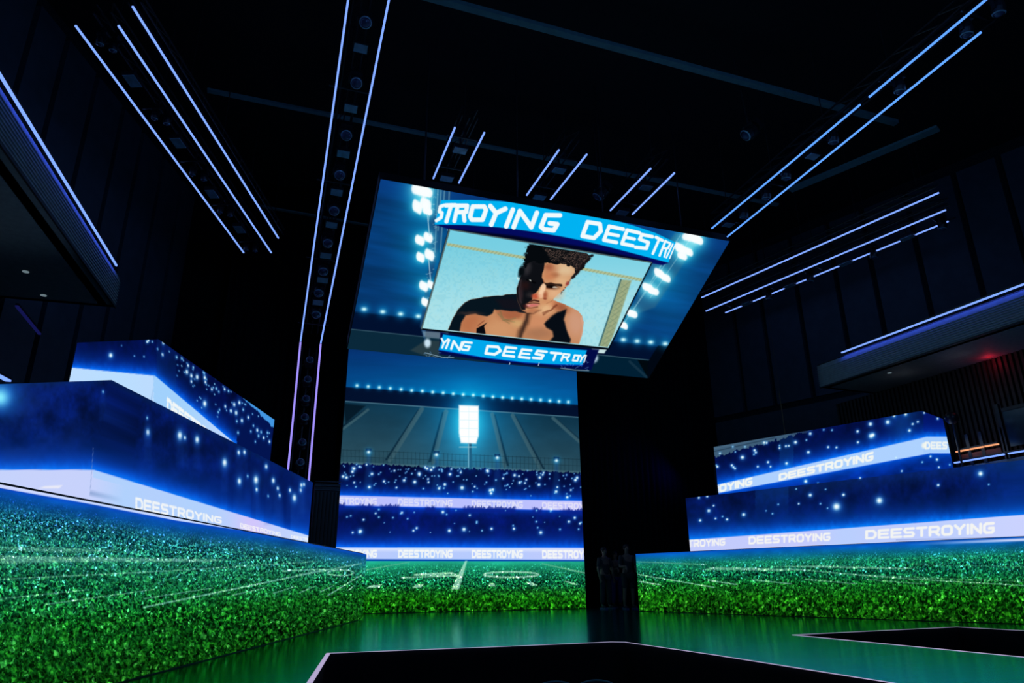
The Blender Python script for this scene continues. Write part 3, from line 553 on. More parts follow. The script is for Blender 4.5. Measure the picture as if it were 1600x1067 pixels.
def paint_right_up(A):
    X, Y = A.X, A.Y; bt = np.where(X < 1448, ylin(X, (1123, 756.7), (1448, 682.4)), 682.4); bb = np.where(X < 1455, ylin(X, (1123, 770.3), (1453, 708.2)), 708.2)
    A.fill((3, 18, 90)); crowd(A, Y*0+500, bt, 101, (3, 18, 92), (4, 74, 220), glowh=12, patch=.9)
    A.mix(((X > 1218) & (X < 1240))*.25*(Y < bt), (16, 90, 160)); A.mix(sst(40, 0, abs(X-1408)+(Y-660)*.5)*.4*(Y < bt), (16, 90, 180)); A.mix((X > 1443)*.5*(Y < bt-8), (4, 20, 120))
    below = (Y > bb)*1.; nz = fbm(X/20, Y/12, 7); A.C = A.C*(1-below[:, None])+below[:, None]*(np.array((2, 40, 140))/255)*(.6+.7*nz[:, None])
    # roof edge visible over the crowd at the left
    rl = ylin(X, (1115, 712), (1262, 672))+2-ragged(X, 6, 111, 4.); roof = (Y < rl+4)*(X < 1300); A.mix(roof*(1-sst(1225, 1290, X)), (62, 92, 118)); A.line([(1115, 705.5), (1210, 684)], 1.2, (30, 50, 70), .6, .8); A.line([(1115, 701), (1240, 674)], .8, (100, 130, 150), .6, .5)
    m = band(A, bt, bb, c=(170, 210, 255), halo=7, pink=.15); A.mix(m*(X > 1443)*.3, (150, 195, 250))
    for (x0, y0), (x1, y1), h0, h1 in [((1052, 785), (1174, 757.5), 9, 9), ((1218.5, 750.5), (1363, 719), 8, 10.5)]:
        s = (X-x0)/(x1-x0); base = y0+s*(y1-y0)-1; hh = h0+s*(h1-h0); A.text(s*WORD_LEN, (base-Y)/hh, m, (255, 253, 240), th=.24, a=.85)
    s = (X-1446)/90; A.text(s*WORD_LEN, (700.5-Y)/9, m*(X > 1444), (255, 253, 240), th=.24, a=.8)
    A.ell(1444, 696, 4, 4.5, (255, 252, 235), .5, .8)
    for x, y, q in [(1160, 714.5, 2.4), (1179, 703.5, 1.7), (1181, 707, 1.4), (1178, 710, 1), (1194, 691.5, 1.5), (1198, 692, 1.3), (1143.5, 727, 1.5), (1146, 730, 1.3), (1148.5, 732, 1.3), (1121, 729, 1.5), (1119, 727, 1), (1125, 708, 1.1), (1145, 698, 1), (1164, 698, 1), (1218, 700, 1.3), (1218, 696, 1), (1243, 691, 2.1), (1228, 697, 1.3), (1232.5, 696.5, 1.2), (1200, 722, 1.5), (1184, 729, 1.3), (1204, 729, 1.2), (1229, 724, 1.8), (1263, 706.5, 1.9), (1266, 677.5, 1.8), (1294, 698.5, 1.4), (1307, 699, 1.3), (1260, 687.5, 1), (1340.5, 691, 1.5), (1340, 674, 1.7), (1360, 662.5, 2.4), (1361, 681, 3), (1364, 679.5, 2.4), (1387, 659.5, 2.6), (1397, 649.5, 1.8), (1415, 647, 2), (1421, 672.5, 1.8), (1426, 662.5, 1.3), (1434, 659, 1.3), (1444, 645, 1.1), (1465, 654, 1.3), (1300, 672, 1), (1287, 671.5, 1), (1149, 706, .9), (1464, 718, 1.6), (1454, 713, 1.3), (1441, 722, 1), (1467, 730, 1.2), (1484, 726, 1), (1400, 715, .9), (1409, 736, 1.1), (1344, 747, 1.2), (1259, 752, 2.2), (1278, 755, 1)]: A.sparkle(x, y, q*.95)
# ---- hung canopy screen -----------------------------------------------------
EL = math.radians(29.)
HD = ony(543, 545, 17.); HC = ony(1011.5, 590, 17.); HC[2] = HD[2]
dirD = V(0, math.cos(EL), -math.sin(EL)); nH = V(0, -math.sin(EL), -math.cos(EL))      # face normal: down towards the audience
HA = onpl(595, 280, HD, nH); HLEN = np.linalg.norm(HA-HD); HW = 8.72
def hung_screen():
    A0 = HD-dirD*HLEN; t = thing('canopy_screen', A0+V(HW/2, 0, 0), 'large tilted video screen hung from the ceiling showing a man on a scoreboard', 'screen')
    u = np.linspace(0, HW, 640); v = np.linspace(0, HLEN, 430); G, A = face_grid(A0, V(1, 0, 0), dirD, u, v); paint_hung(A); picture_mesh('display', G, A, t, len(u), len(v))
    b = -nH
    MB().prism([A0+b*.012+V(-.02, 0, 0), A0+V(HW+.02, 0, 0)+b*.012, A0+V(HW+.02, 0, 0)+dirD*HLEN+b*.012, A0+dirD*HLEN+b*.012-V(.02, 0, 0)], b*.3).build('casing', M['black'], t)
    for x in (1., 3.2, 5.4, 7.6):
        for s in (.25, HLEN-.5):
            p = A0+V(x, 0, 0)+dirD*s+b*.3; MB().tube(p, V(p[0], p[1], CEIL), .02, n=6).build('hanging_cable', M['metal'], t)
def paint_hung(A):
    X, Y = A.X, A.Y
    def P(*q, o=(540, 270), s=2.667): return [(o[0]+a/s, o[1]+b/s) for a, b in q]
    A.fill((6, 58, 116)); n = fbm(X/130, (Y-.18*X)/16, 5); A.C = A.C*(.72+.55*n[:, None]); A.mix(sst(330, 280, Y-.18*(X-595))*.35, (10, 60, 150))
    A.glow(660, 390, 50, (0, 110, 150), .5, .8, 2.); A.glow(1045, 430, 45, (0, 90, 130), .45, .9, 1.6)
    # right side below the lamp line
    dl = ylin(X, (569, 486), (1039, 540)); A.mix(sst(0, 5, Y-dl), (1, 16, 46)); l2 = ylin(X, (545, 514), (1028, 564)); A.mix(sst(-1, 1, Y-l2), (10, 40, 58)); A.mix(sst(-1, 1, Y-l2)*sst(840, 940, X)*.9, (0, 30, 50))
    A.line([(540, 513.4), (1028, 564)], 1.6, (50, 82, 98), .8, .9); A.poly([(996, 562), (1040, 566), (1040, 600), (1012, 590)], (1, 8, 14), 1.2); A.line([(984, 565), (1010, 589)], 4, (22, 50, 68), 1, .8); A.poly([(1028, 540), (1045, 540), (1012, 600), (1012, 566)], (1, 7, 18), 1.)
    A.poly(P((270, 740), (330, 700), (420, 700), (380, 780)), (50, 66, 70), 2, .7)
    for x, y in [(569, 483), (598, 487), (626, 490.5), (653.6, 494), (974, 530.6), (995.6, 533), (1017, 534.7), (1039.5, 537)]: A.glow(x, y, 9, (0, 110, 170), .6); A.glow(x, y, 3.4, (215, 255, 255), 1., 1.25, .9)
    # towers and truss lines behind the ribbon
    A.poly(P((355, 60), (440, 80), (350, 480), (330, 700), (310, 640), (345, 400)), (24, 70, 118), 1.5, .85)
    for q in [((385, 70), (372, 330)), ((398, 72), (385, 240)), ((412, 76), (395, 330)), ((432, 80), (425, 240)), ((365, 65), (345, 200))]: A.line(P(*q), 2.0, (92, 140, 168), .8, .8)
    r = np.random.default_rng(3)
    for i in range(40): y = r.uniform(90, 560); x = 372-(y-90)*.05+r.uniform(-18, 14); A.line(P((x, y), (x+r.uniform(-10, 16), y+r.uniform(-6, 6))), .9, (150, 190, 205), .6, .6)
    A.poly(P((1375, 250), (1480, 270), (1290, 560), (1180, 600), (1275, 372)), (40, 92, 128), 2.5, .7)
    for q in [((1395, 260), (1280, 440)), ((1440, 270), (1270, 520)), ((1370, 300), (1180, 600)), ((1340, 370), (1150, 640))]: A.line(P(*q), 1.4, (120, 165, 185), .8, .6)
    # lamp clusters
    def lampc(x, y, rx, ry, rot=0):
        A.glow(x, y, rx*1.7, (20, 150, 190), .6); A.glow(x, y, rx*.95, (150, 225, 235), .8)
        for k in range(3): A.ell(x+(k-1)*rx*.45, y+(k-1)*ry*.2, rx*.5, ry*.85, (250, 254, 255), .3, .95, rot)
    for x, y, a, b in [(657, 297, 15, 10), (667, 300, 9, 8), (652, 323, 8, 11), (665, 319, 9, 11), (668, 330, 8, 6), (656, 375.5, 8, 8), (669, 371, 7.5, 8), (657, 402, 7, 8), (671, 398, 8, 9), (662, 447, 7.5, 8), (673, 445, 5.5, 7), (664, 472, 6, 7)]: lampc(x, y, a*1.0, b*1.05)
    A.line([(668, 335), (671, 368)], 1.3, (190, 225, 235), .6, .8); A.line([(670, 408), (673, 440)], 1.3, (190, 225, 235), .6, .8)
    for x, y, a, b in [(1080, 371, 15, 7), (1090, 375, 9, 7), (1063, 388, 9, 9), (1075, 393, 8, 7), (1066, 400, 8, 6), (1030, 427, 8, 8), (1040, 434, 8, 7), (1012, 449, 9, 7), (1021, 455, 9, 6), (987.5, 490, 9, 6.5), (974, 508, 7, 6.5)]: lampc(x, y, a*1.0, b*1.05, -.3)
    A.poly([(660, 517), (700, 520), (700, 530), (662, 526)], (150, 175, 185), 2, .6); A.ell(668, 536, 5, 7, (200, 225, 240), .5); A.ell(928, 560, 6, 7, (190, 215, 230), .5, rot=.5); A.poly([(925, 545), (948, 546), (944, 552), (925, 551)], (200, 225, 225), 1.2)
    # top ribbon
    topE = P((398, 114), (520, 113), (640, 118), (760, 130), (880, 147), (1000, 170), (1100, 192), (1200, 220), (1290, 250), (1375, 290)); botE = P((1345, 375), (1250, 350), (1100, 310), (1000, 286), (900, 266), (760, 243), (640, 228), (500, 218), (370, 216))
    A.poly(topE+botE, (0, 178, 242), .8); A.poly([(a, b) for a, b in botE[::-1]]+P((1320, 385), (1250, 372), (1000, 325), (760, 285), (435, 237), (400, 225)), (3, 10, 92), 1.4); A.poly(P((430, 232), (700, 262), (1000, 310), (1260, 365), (1272, 378), (435, 243)), (1, 4, 26), 2.5, .9)
    A.glow(1368/2.667+540, 330/2.667+270, 9, (0, 60, 140), .3)
    WH = (240, 250, 252); pa = dict(o=(670, 300), s=7.273); pb = dict(o=(880, 320), s=8.); sw = 6.2
    def st(pts, w_, pk): A.line(P(*pts, **pk), w_*1.13, WH, .5)
    st(((175, 150), (130, 165), (120, 225), (150, 235), (140, 290), (85, 325)), 4.6, pa)      # S
    st(((195, 152), (300, 150)), 6, pa); st(((255, 150), (200, 335)), 5.6, pa)                # T
    st(((330, 155), (290, 330)), 5.6, pa); st(((320, 155), (435, 155), (425, 225), (320, 230)), 6, pa); st(((395, 235), (405, 325)), 5.6, pa)   # R
    st(((500, 165), (630, 165), (650, 205), (610, 315), (490, 315), (470, 280), (500, 165)), 6.2, pa)      # O
    st(((700, 160), (765, 240), (870, 190)), 6.6, pa); st(((765, 240), (710, 370)), 6.4, pa)  # Y
    st(((955, 200), (880, 390)), 6.4, pa)                                                      # I
    st(((965, 400), (1035, 215), (1165, 400), (1228, 235)), 6.4, pa)                           # N
    st(((1490, 265), (1330, 262), (1275, 395), (1310, 425), (1420, 435), (1460, 365), (1375, 355)), 6.4, pa)   # G
    st(((305, 215), (240, 390), (385, 415), (470, 330), (460, 240), (305, 215)), 5.8, pb)      # D
    st(((750, 305), (575, 268), (510, 440), (665, 470)), 5.2, pb); st(((560, 362), (690, 385)), 4.6, pb)   # E
    st(((955, 352), (800, 315), (735, 485), (870, 512)), 5., pb); st(((780, 405), (890, 428)), 4.4, pb)    # E
    st(((1115, 398), (985, 372), (955, 430), (1065, 470), (1040, 545), (905, 530)), 4.8, pb)   # S
    st(((1160, 405), (1240, 445)), 4.2, pb); st(((1200, 430), (1120, 610)), 3.6, pb)           # T
    st(((1280, 450), (1205, 635)), 3.2, pb); st(((1275, 455), (1340, 480), (1310, 545), (1250, 540)), 3., pb); st(((1290, 550), (1265, 650)), 2.6, pb); st(((1370, 490), (1290, 660)), 2.2, pb); st(((1400, 500), (1330, 670)), 1.6, pb)
    # bottom ribbon
    pc = dict(o=(640, 510), s=5.)
    A.poly(P((240, 45), (600, 110), (1000, 155), (1480, 180), (1420, 340), (1100, 320), (700, 285), (230, 215), **pc), (2, 10, 70), 1.5)
    A.poly(P((262, 62), (500, 98), (800, 140), (1100, 168), (1385, 186), (1350, 300), (1150, 296), (900, 280), (600, 245), (380, 208), (228, 182), **pc), (0, 168, 236), .8); A.line(P((228, 184), (380, 210), (600, 247), (900, 283), (1150, 299), (1350, 303), **pc), 1.2, (0, 70, 190), .6)
    def s3(pts, w_=4.6): A.line(P(*pts, **pc), w_, WH, .6)
    s3(((250, 95), (268, 130), (300, 100)), 3); s3(((268, 130), (255, 165)), 3); s3(((310, 105), (285, 170)), 3.2); s3(((325, 175), (345, 115), (390, 185), (410, 125)), 3.6)
    s3(((485, 128), (425, 122), (400, 170), (415, 182), (455, 185), (470, 158), (435, 153)), 3.6); s3(((610, 155), (595, 210), (665, 218), (710, 190), (690, 160), (610, 155)), 4.4)
    s3(((830, 170), (755, 162), (730, 225), (815, 235)), 4.); s3(((745, 195), (815, 200)), 3.4); s3(((950, 187), (880, 180), (855, 238), (935, 246)), 4.); s3(((870, 210), (935, 216)), 3.4)
    s3(((1070, 198), (1000, 190), (985, 215), (1045, 225), (1030, 250), (965, 245)), 4.); s3(((1105, 205), (1185, 212)), 4); s3(((1145, 210), (1125, 262)), 3.6); s3(((1205, 215), (1185, 265)), 3.4); s3(((1205, 215), (1250, 220), (1240, 240), (1200, 240)), 3.2); s3(((1225, 242), (1235, 268)), 3.2)
    s3(((1290, 225), (1325, 228), (1310, 268), (1275, 266), (1290, 225)), 3.); s3(((1335, 225), (1345, 250), (1370, 225)), 2.4); s3(((1345, 250), (1335, 275)), 2.4); s3(((1380, 225), (1362, 280)), 2.)
    for i in range(34): x = r.choice([r.uniform(110, 350), r.uniform(1190, 1400)]); y = 225+x*.06+r.uniform(-50, 30); A.line(P((x, y), (x+r.uniform(-20, 26), y+r.uniform(-14, 16)), **pc), .9, (110, 165, 215), .5, .55)
    for x in (783, 1012): A.line(P((x, 285), (x-6, 305), **pc), 1.2, (190, 205, 220), .5)
    A.line(P((120, 205), (250, 240), (345, 245), **pc), 1.1, (150, 180, 200), .5, .8); A.line(P((1180, 325), (1290, 340), (1400, 345), **pc), 1.1, (150, 180, 200), .5, .8)
    # inner portrait screen
    Q = [(703.3, 359.6), (1017, 411), (950.5, 543.5), (660, 512.8)]; A.poly([(701, 357), (1020, 409.5), (951.5, 546.5), (657, 514.8)], (2, 6, 14), .8)
    A.line([(703, 358.6), (1018, 410.2)], 2.0, (78, 98, 100), .6); A.line([(702.5, 358.6), (658.8, 513.2)], 2.2, (88, 110, 110), .6)
    cl = A.pmask(Q, .6); sky = (np.array((118, 206, 226))[None]*(1-sst(370, 500, Y)[:, None])+np.array((168, 226, 236))[None]*sst(370, 500, Y)[:, None]); A.mix(cl*0, (0, 0, 0)); A.C = A.C*(1-cl[:, None])+cl[:, None]*sky/255
    cl2 = A.pmask([(Q[0][0]+1, Q[0][1]+1), (Q[1][0]-1.3, Q[1][1]+.8), (Q[2][0]-1., Q[2][1]-1.3), (Q[3][0]+1.2, Q[3][1]-1.3)], .5)
    # chain-link mesh in the sky
    below = cl2*sst(0, 5, Y-ylin(X, (699, 384), (1002, 438))); a1 = (X+Y*.9)/5.; a2 = (X-Y*1.25)/5.
    ml = np.maximum(np.exp(-((a1 % 1-.5)/.12)**2), np.exp(-((a2 % 1-.5)/.12)**2)); nn = vnoise(X/9, Y/9, 4); A.mix(below*ml*.22*nn, (214, 214, 170)); A.mix(below*sst(.55, .75, vnoise(X/3, Y/3, 14))*.12, (80, 170, 200))
    for a, b in [((699, 381.5), (822, 403)), ((908, 419.5), (1004, 437.5))]:
        A.line([a, b], 4.4, (176, 190, 146), 1.2, 1, cl2)
        k = int((b[0]-a[0])/5.5)
        for i in range(k): x = a[0]+(b[0]-a[0])*(i+.5)/k; y = a[1]+(b[1]-a[1])*(i+.5)/k; A.line([(x-1.8, y+2.2), (x+2, y-1.2)], 1.3, (120, 134, 104), .7, .5, cl2)
    po = [(970, 436.5), (987, 438), (951, 546), (934, 545)]; A.poly(po, (152, 168, 130), 1.4, 1, cl2); A.line([(970, 437), (934, 546)], 2.2, (40, 88, 100), 1., .8, cl2); A.line([(979, 437), (943, 546)], 1.4, (176, 176, 128), 1.2, .5, cl2)
    for i in range(12): yy = 445+i*9; xx = 981-(yy-437)*.335; A.line([(xx-8, yy+5), (xx+5, yy-4)], 1.1, (104, 126, 100), .8, .5, cl2); A.line([(xx-8, yy-2), (xx+4, yy+6)], 1., (110, 130, 104), .8, .4, cl2)
    # figure: torso  (p2 frame) and head (p1 frame)
    p2 = dict(o=(690, 440), s=6.667); p1 = dict(o=(790, 380), s=9.7)
    def F2_(q, c, soft=1., a=1.): A.poly(P(*q, **p2), c, soft, a, cl2)
    def F1(q, c, soft=1., a=1.): A.poly(P(*q, **p1), c, soft, a, cl2)
    def L1(q, w_, c, soft=.8, a=1.): A.line(P(*q, **p1), w_/9.7, c, soft, a, cl2)
    def L2(q, w_, c, soft=1., a=1.): A.line(P(*q, **p2), w_/6.667, c, soft, a, cl2)
    def E1(x, y, rx, ry, c, soft=.5, a=1., rot=0): A.ell(790+x/9.7, 380+y/9.7, rx/9.7, ry/9.7, c, soft, a, rot, cl2)
    def E2(x, y, rx, ry, c, soft=.5, a=1., rot=0): A.ell(690+x/6.667, 440+y/6.667, rx/6.667, ry/6.667, c, soft, a, rot, cl2)
    torso = [(65, 515), (110, 400), (170, 290), (240, 215), (310, 185), (420, 165), (530, 148), (650, 140), (780, 125), (900, 60), (1150, 190), (1250, 225), (1340, 262), (1420, 305), (1465, 360), (1480, 420), (1470, 520), (1445, 600), (1425, 690), (1000, 650), (500, 620), (60, 560)]
    X0, Y0 = A.X, A.Y; A.X = X0+(vnoise(X0/7, Y0/7, 61)-.5)*1.6; A.Y = Y0+(vnoise(X0/7, Y0/7, 62)-.5)*1.6
    F2_(torso, (196, 134, 92), .8); clh = cl2; cl2 = cl2*A.pmask(P(*torso, **p2), .8)
    E2(330, 440, 170, 110, (184, 112, 74), .7); E2(600, 500, 190, 120, (206, 148, 104), .8); E2(720, 345, 110, 60, (166, 88, 60), .8, .6)
    F2_([(560, 300), (640, 290), (760, 300), (850, 330), (800, 380), (700, 390), (620, 350)], (160, 92, 62), 3, .6)
    E2(1010, 440, 130, 110, (206, 140, 100), .8); E2(1010, 540, 150, 60, (168, 116, 84), .8, .9); E2(1090, 270, 90, 60, (228, 176, 132), .9, .9, -.5); E2(1200, 230, 90, 40, (200, 120, 84), .9, .8)
    E2(1400, 430, 90, 150, (206, 152, 122), .8); E2(1250, 270, 70, 40, (150, 84, 56), .9, .8, .4)
    for q in [((610, 310), (620, 350), (650, 385), (700, 410), (760, 420)), ((590, 330), (640, 400), (700, 435)), ((650, 400), (720, 395), (770, 380))]: L2(q, 14, (104, 104, 66), 1.2, .45)
    E2(790, 430, 60, 40, (214, 186, 124), .9, .5)
    dark = (6, 20, 30)
    F2_([(60, 520), (110, 400), (170, 290), (240, 215), (310, 185), (420, 165), (530, 148), (650, 140), (780, 120), (900, 100), (930, 330), (860, 330), (780, 312), (640, 296), (545, 292), (530, 335), (475, 362), (350, 335), (250, 350), (205, 430), (180, 540)], dark, 1.4)
    F2_([(560, 180), (700, 165), (820, 190), (830, 300), (640, 285)], (24, 16, 24), 5, .6); E2(300, 330, 110, 16, (90, 60, 52), .9, .5)
    F2_([(355, 600), (362, 490), (400, 470), (470, 430), (440, 470), (462, 570)], (8, 8, 14), .9); L2(((380, 455), (440, 410)), 10, (120, 60, 40), 1., .7)
    L2(((905, 330), (880, 430), (820, 520), (800, 620)), 52, (92, 60, 42), 4.5, .8); L2(((900, 330), (885, 400), (850, 480), (815, 600)), 22, (36, 24, 24), 3, .75)
    F2_([(1300, 290), (1210, 315), (1130, 370), (1072, 440), (1092, 472), (1150, 515), (1168, 570), (1110, 630), (1100, 680), (1320, 690), (1345, 600), (1300, 500), (1275, 400)], (6, 12, 20), 2.2)
    L2(((1200, 245), (1140, 290), (1060, 345)), 16, (112, 52, 34), 1.4, .85); L2(((1460, 380), (1478, 480), (1440, 620)), 10, (230, 190, 176), 2, .5)
    cl2 = clh
    # neck shade and head
    F1([(300, 330), (270, 400), (215, 560), (165, 680), (168, 800), (190, 900), (230, 1000), (330, 1062), (440, 1050), (560, 990), (640, 920), (720, 860), (800, 770), (900, 690), (950, 620), (1010, 520), (1070, 420), (1080, 300), (700, 200), (400, 180)], (208, 152, 108), .8)
    E1(900, 400, 150, 90, (222, 192, 152), .9, .9); E1(680, 390, 100, 60, (176, 104, 72), .95, .7); E1(640, 350, 70, 40, (150, 80, 56), .95, .6); E1(660, 500, 90, 60, (196, 120, 80), .9, .8); E1(760, 480, 60, 30, (150, 84, 54), .9, .5); E1(740, 760, 110, 80, (226, 176, 134), .9, .9); E1(860, 580, 90, 60, (226, 182, 136), .9, .8); E1(640, 900, 90, 40, (206, 140, 96), .9, .8)
    F1([(290, 330), (400, 200), (590, 290), (572, 420), (545, 520), (580, 600), (540, 645), (490, 715), (420, 790), (405, 850), (350, 900), (305, 925), (300, 1010), (235, 1005), (190, 900), (165, 800), (165, 680), (215, 560), (265, 400)], (13, 15, 20), 1.0)
    E1(330, 380, 50, 90, (54, 52, 56), .9, .8, .3); E1(230, 760, 34, 160, (60, 42, 46), .9, .7, .06); E1(300, 640, 60, 60, (40, 20, 20), .9, .8); E1(380, 780, 60, 40, (56, 50, 52), .9, .6); E1(510, 230, 70, 60, (34, 34, 38), .9, .7)
    L1(((330, 560), (400, 575), (450, 600)), 26, (4, 5, 8), .8); L1(((240, 560), (205, 680), (210, 800), (235, 900)), 16, (74, 62, 66), 1.4, .5); E1(376, 566, 16, 9, (210, 215, 205), .5, .9, .6)
    L1(((590, 612), (690, 618), (840, 634)), 34, (44, 28, 22), .9); E1(690, 655, 98, 38, (60, 34, 24), .8, .9, .08); E1(680, 650, 80, 27, (22, 12, 10), .6, 1, .08); E1(742, 668, 44, 12, (216, 206, 190), .5, .8, .1); E1(690, 655, 26, 20, (10, 6, 6), .4)
    L1(((585, 610), (570, 560)), 20, (150, 84, 54), 1, .7); L1(((600, 660), (640, 690), (730, 690)), 14, (170, 100, 70), 1, .7)
    L1(((580, 650), (560, 700), (525, 790)), 74, (244, 204, 166), 1.4, .95); E1(455, 806, 52, 38, (192, 84, 58), .7); E1(600, 790, 34, 50, (158, 74, 48), .9, .8); E1(596, 838, 30, 14, (120, 46, 32), .8, .7); E1(520, 800, 40, 30, (232, 176, 140), .8, .8)
    L1(((380, 880), (430, 858), (500, 880)), 26, (60, 22, 20), .9, .9); L1(((330, 915), (420, 905), (510, 918)), 18, (70, 30, 26), .8, .9); E1(405, 944, 90, 22, (206, 112, 108), .6, 1., -.06); E1(300, 950, 40, 24, (60, 24, 26), .9, .8); E1(350, 938, 26, 9, (232, 160, 160), .8, .7); L1(((300, 972), (400, 985), (480, 970)), 14, (96, 44, 34), 1, .8)
    E1(390, 1020, 100, 26, (186, 116, 80), .8, .9); L1(((250, 1020), (330, 1062), (430, 1058), (540, 1010)), 16, (84, 44, 32), 2.2, .6); L1(((620, 910), (690, 880), (720, 855)), 10, (150, 90, 60), 1., .6)
    E1(610, 990, 90, 60, (226, 180, 132), .9, .8, -.5); L1(((560, 1060), (690, 1010), (740, 950)), 18, (120, 60, 38), 1.3, .7)
    E1(940, 608, 26, 36, (150, 62, 58), .6, .95, .6); L1(((1010, 510), (960, 590)), 12, (70, 50, 44), 1, .6)
    for x, y in [(905, 665), (880, 705), (850, 740), (845, 768), (870, 720)]: E1(x, y, 11, 9, (56, 60, 62), .5, .85)
    E1(236, 430, 40, 90, (6, 12, 16), .5, 1, .3); L1(((182, 520), (178, 545), (215, 548)), 12, (216, 240, 240), .5); L1(((212, 512), (190, 500)), 9, (20, 60, 70), .5)
    A.X = X0+(vnoise(X0/2.6, Y0/2.6, 65)-.5)*4.2; A.Y = Y0+(vnoise(X0/2.6, Y0/2.6, 66)-.5)*3.4
    F1([(345, 10), (330, 100), (300, 190), (262, 360), (300, 372), (330, 330), (400, 270), (500, 300), (580, 312), (700, 300), (850, 322), (960, 340), (1040, 380), (1055, 440), (1010, 540), (1085, 450), (1150, 400), (1195, 345), (1235, 260), (1262, 175), (1130, 60), (600, -30)], (5, 9, 13), .9)
    A.X, A.Y = X0, Y0
    hm = A.pmask(P((560, 60), (700, 90), (900, 110), (1100, 130), (1290, 180), (1250, 260), (1190, 350), (1080, 440), (1000, 340), (850, 300), (700, 280), (640, 180), **p1), 2.)*cl2
    cu = np.abs(fbm(X/1.7, Y/1.5, 17, 2)-.5)*2; ridge = np.exp(-(cu/.16)**2)*(.4+.6*vnoise(X/6, Y/6, 23)); A.mix(hm*ridge*.85, (132, 104, 92)); A.mix(hm*sst(880, 912, X)*.25, (90, 66, 62))
    hi = vnoise(X/1.6, Y/1.6, 29); edge = A.pmask(P((300, 60), (360, 60), (300, 380), (240, 360), **p1), 2.); A.mix(edge*cl2*(hi > .55)*.7, (6, 10, 14))
    for i in range(26):
        a = i/25; x = 1010+a*290 if a < 1 else 1300; y = 520-a*340+r.uniform(-10, 10); E1(x+r.uniform(-6, 20), y, 22, 18, (22, 18, 20), .6, .9)
back_screen(); left_field(); left_mid(); left_up(); right_field(); right_mid(); right_up(); hung_screen()
# ================================================================== DRAPES AND TOWERS
def drape(x0, x1, Y, z1, label, amp=.05, pitch=.22):
    xs = np.arange(x0, x1+.001, pitch/4); m = MB(); vs = []; n = len(xs)
    for i, x in enumerate(xs):
        y = Y+amp*math.sin(2*math.pi*x/pitch)*(.7+.3*math.sin(x*3.1)); vs += [(x, y, .01), (x, y, z1), (x, y+.06, .01), (x, y+.06, z1)]
    fs = []
    for i in range(n-1): a = 4*i; fs += [(a, a+4, a+5, a+1), (a+2, a+3, a+7, a+6), (a+1, a+5, a+7, a+3), (a, a+2, a+6, a+4)]
    fs += [(0, 1, 3, 2), (4*n-4, 4*n-2, 4*n-1, 4*n-3)]
    m.add(vs, fs); o = m.build('stage_drape', M['drape'], None, True); tag(o, label, 'curtain'); return o
drape(-1.6, 1.93, 20.75, CEIL-.1, 'black pleated drape to the left of the centre video wall')
drape(9.66, 14.6, 21.0, CEIL-.1, 'black pleated drape to the right of the centre video wall, behind the standing people')
# small rack tower between left screens and centre screen
pA, pB = ony(493, 750, 19.2), ony(533, 750, 19.2)
t = thing('equipment_rack', (pA[0]/2+pB[0]/2, 19.3, 0), 'dark equipment rack left of the centre video wall with a faint rail on top', 'rack')
MB().aabb((pA[0], 19.25, 0), (pB[0], 19.6, pA[2]-.08)).build('cabinet', M['case'], t)
for k in range(3): MB().bar(V(pA[0], 19.2, pA[2]-.03-.11*k), V(pB[0], 19.2, pA[2]-.03-.11*k), .03, .02).build('rail', M['metal'], t)
for k in range(7): x = pA[0]+.06+(pB[0]-pA[0]-.1)*k/6; MB().aabb((x-.02, 19.2, .1), (x+.02, 19.25, pA[2]-.3)).build('upright', M['black'], t)
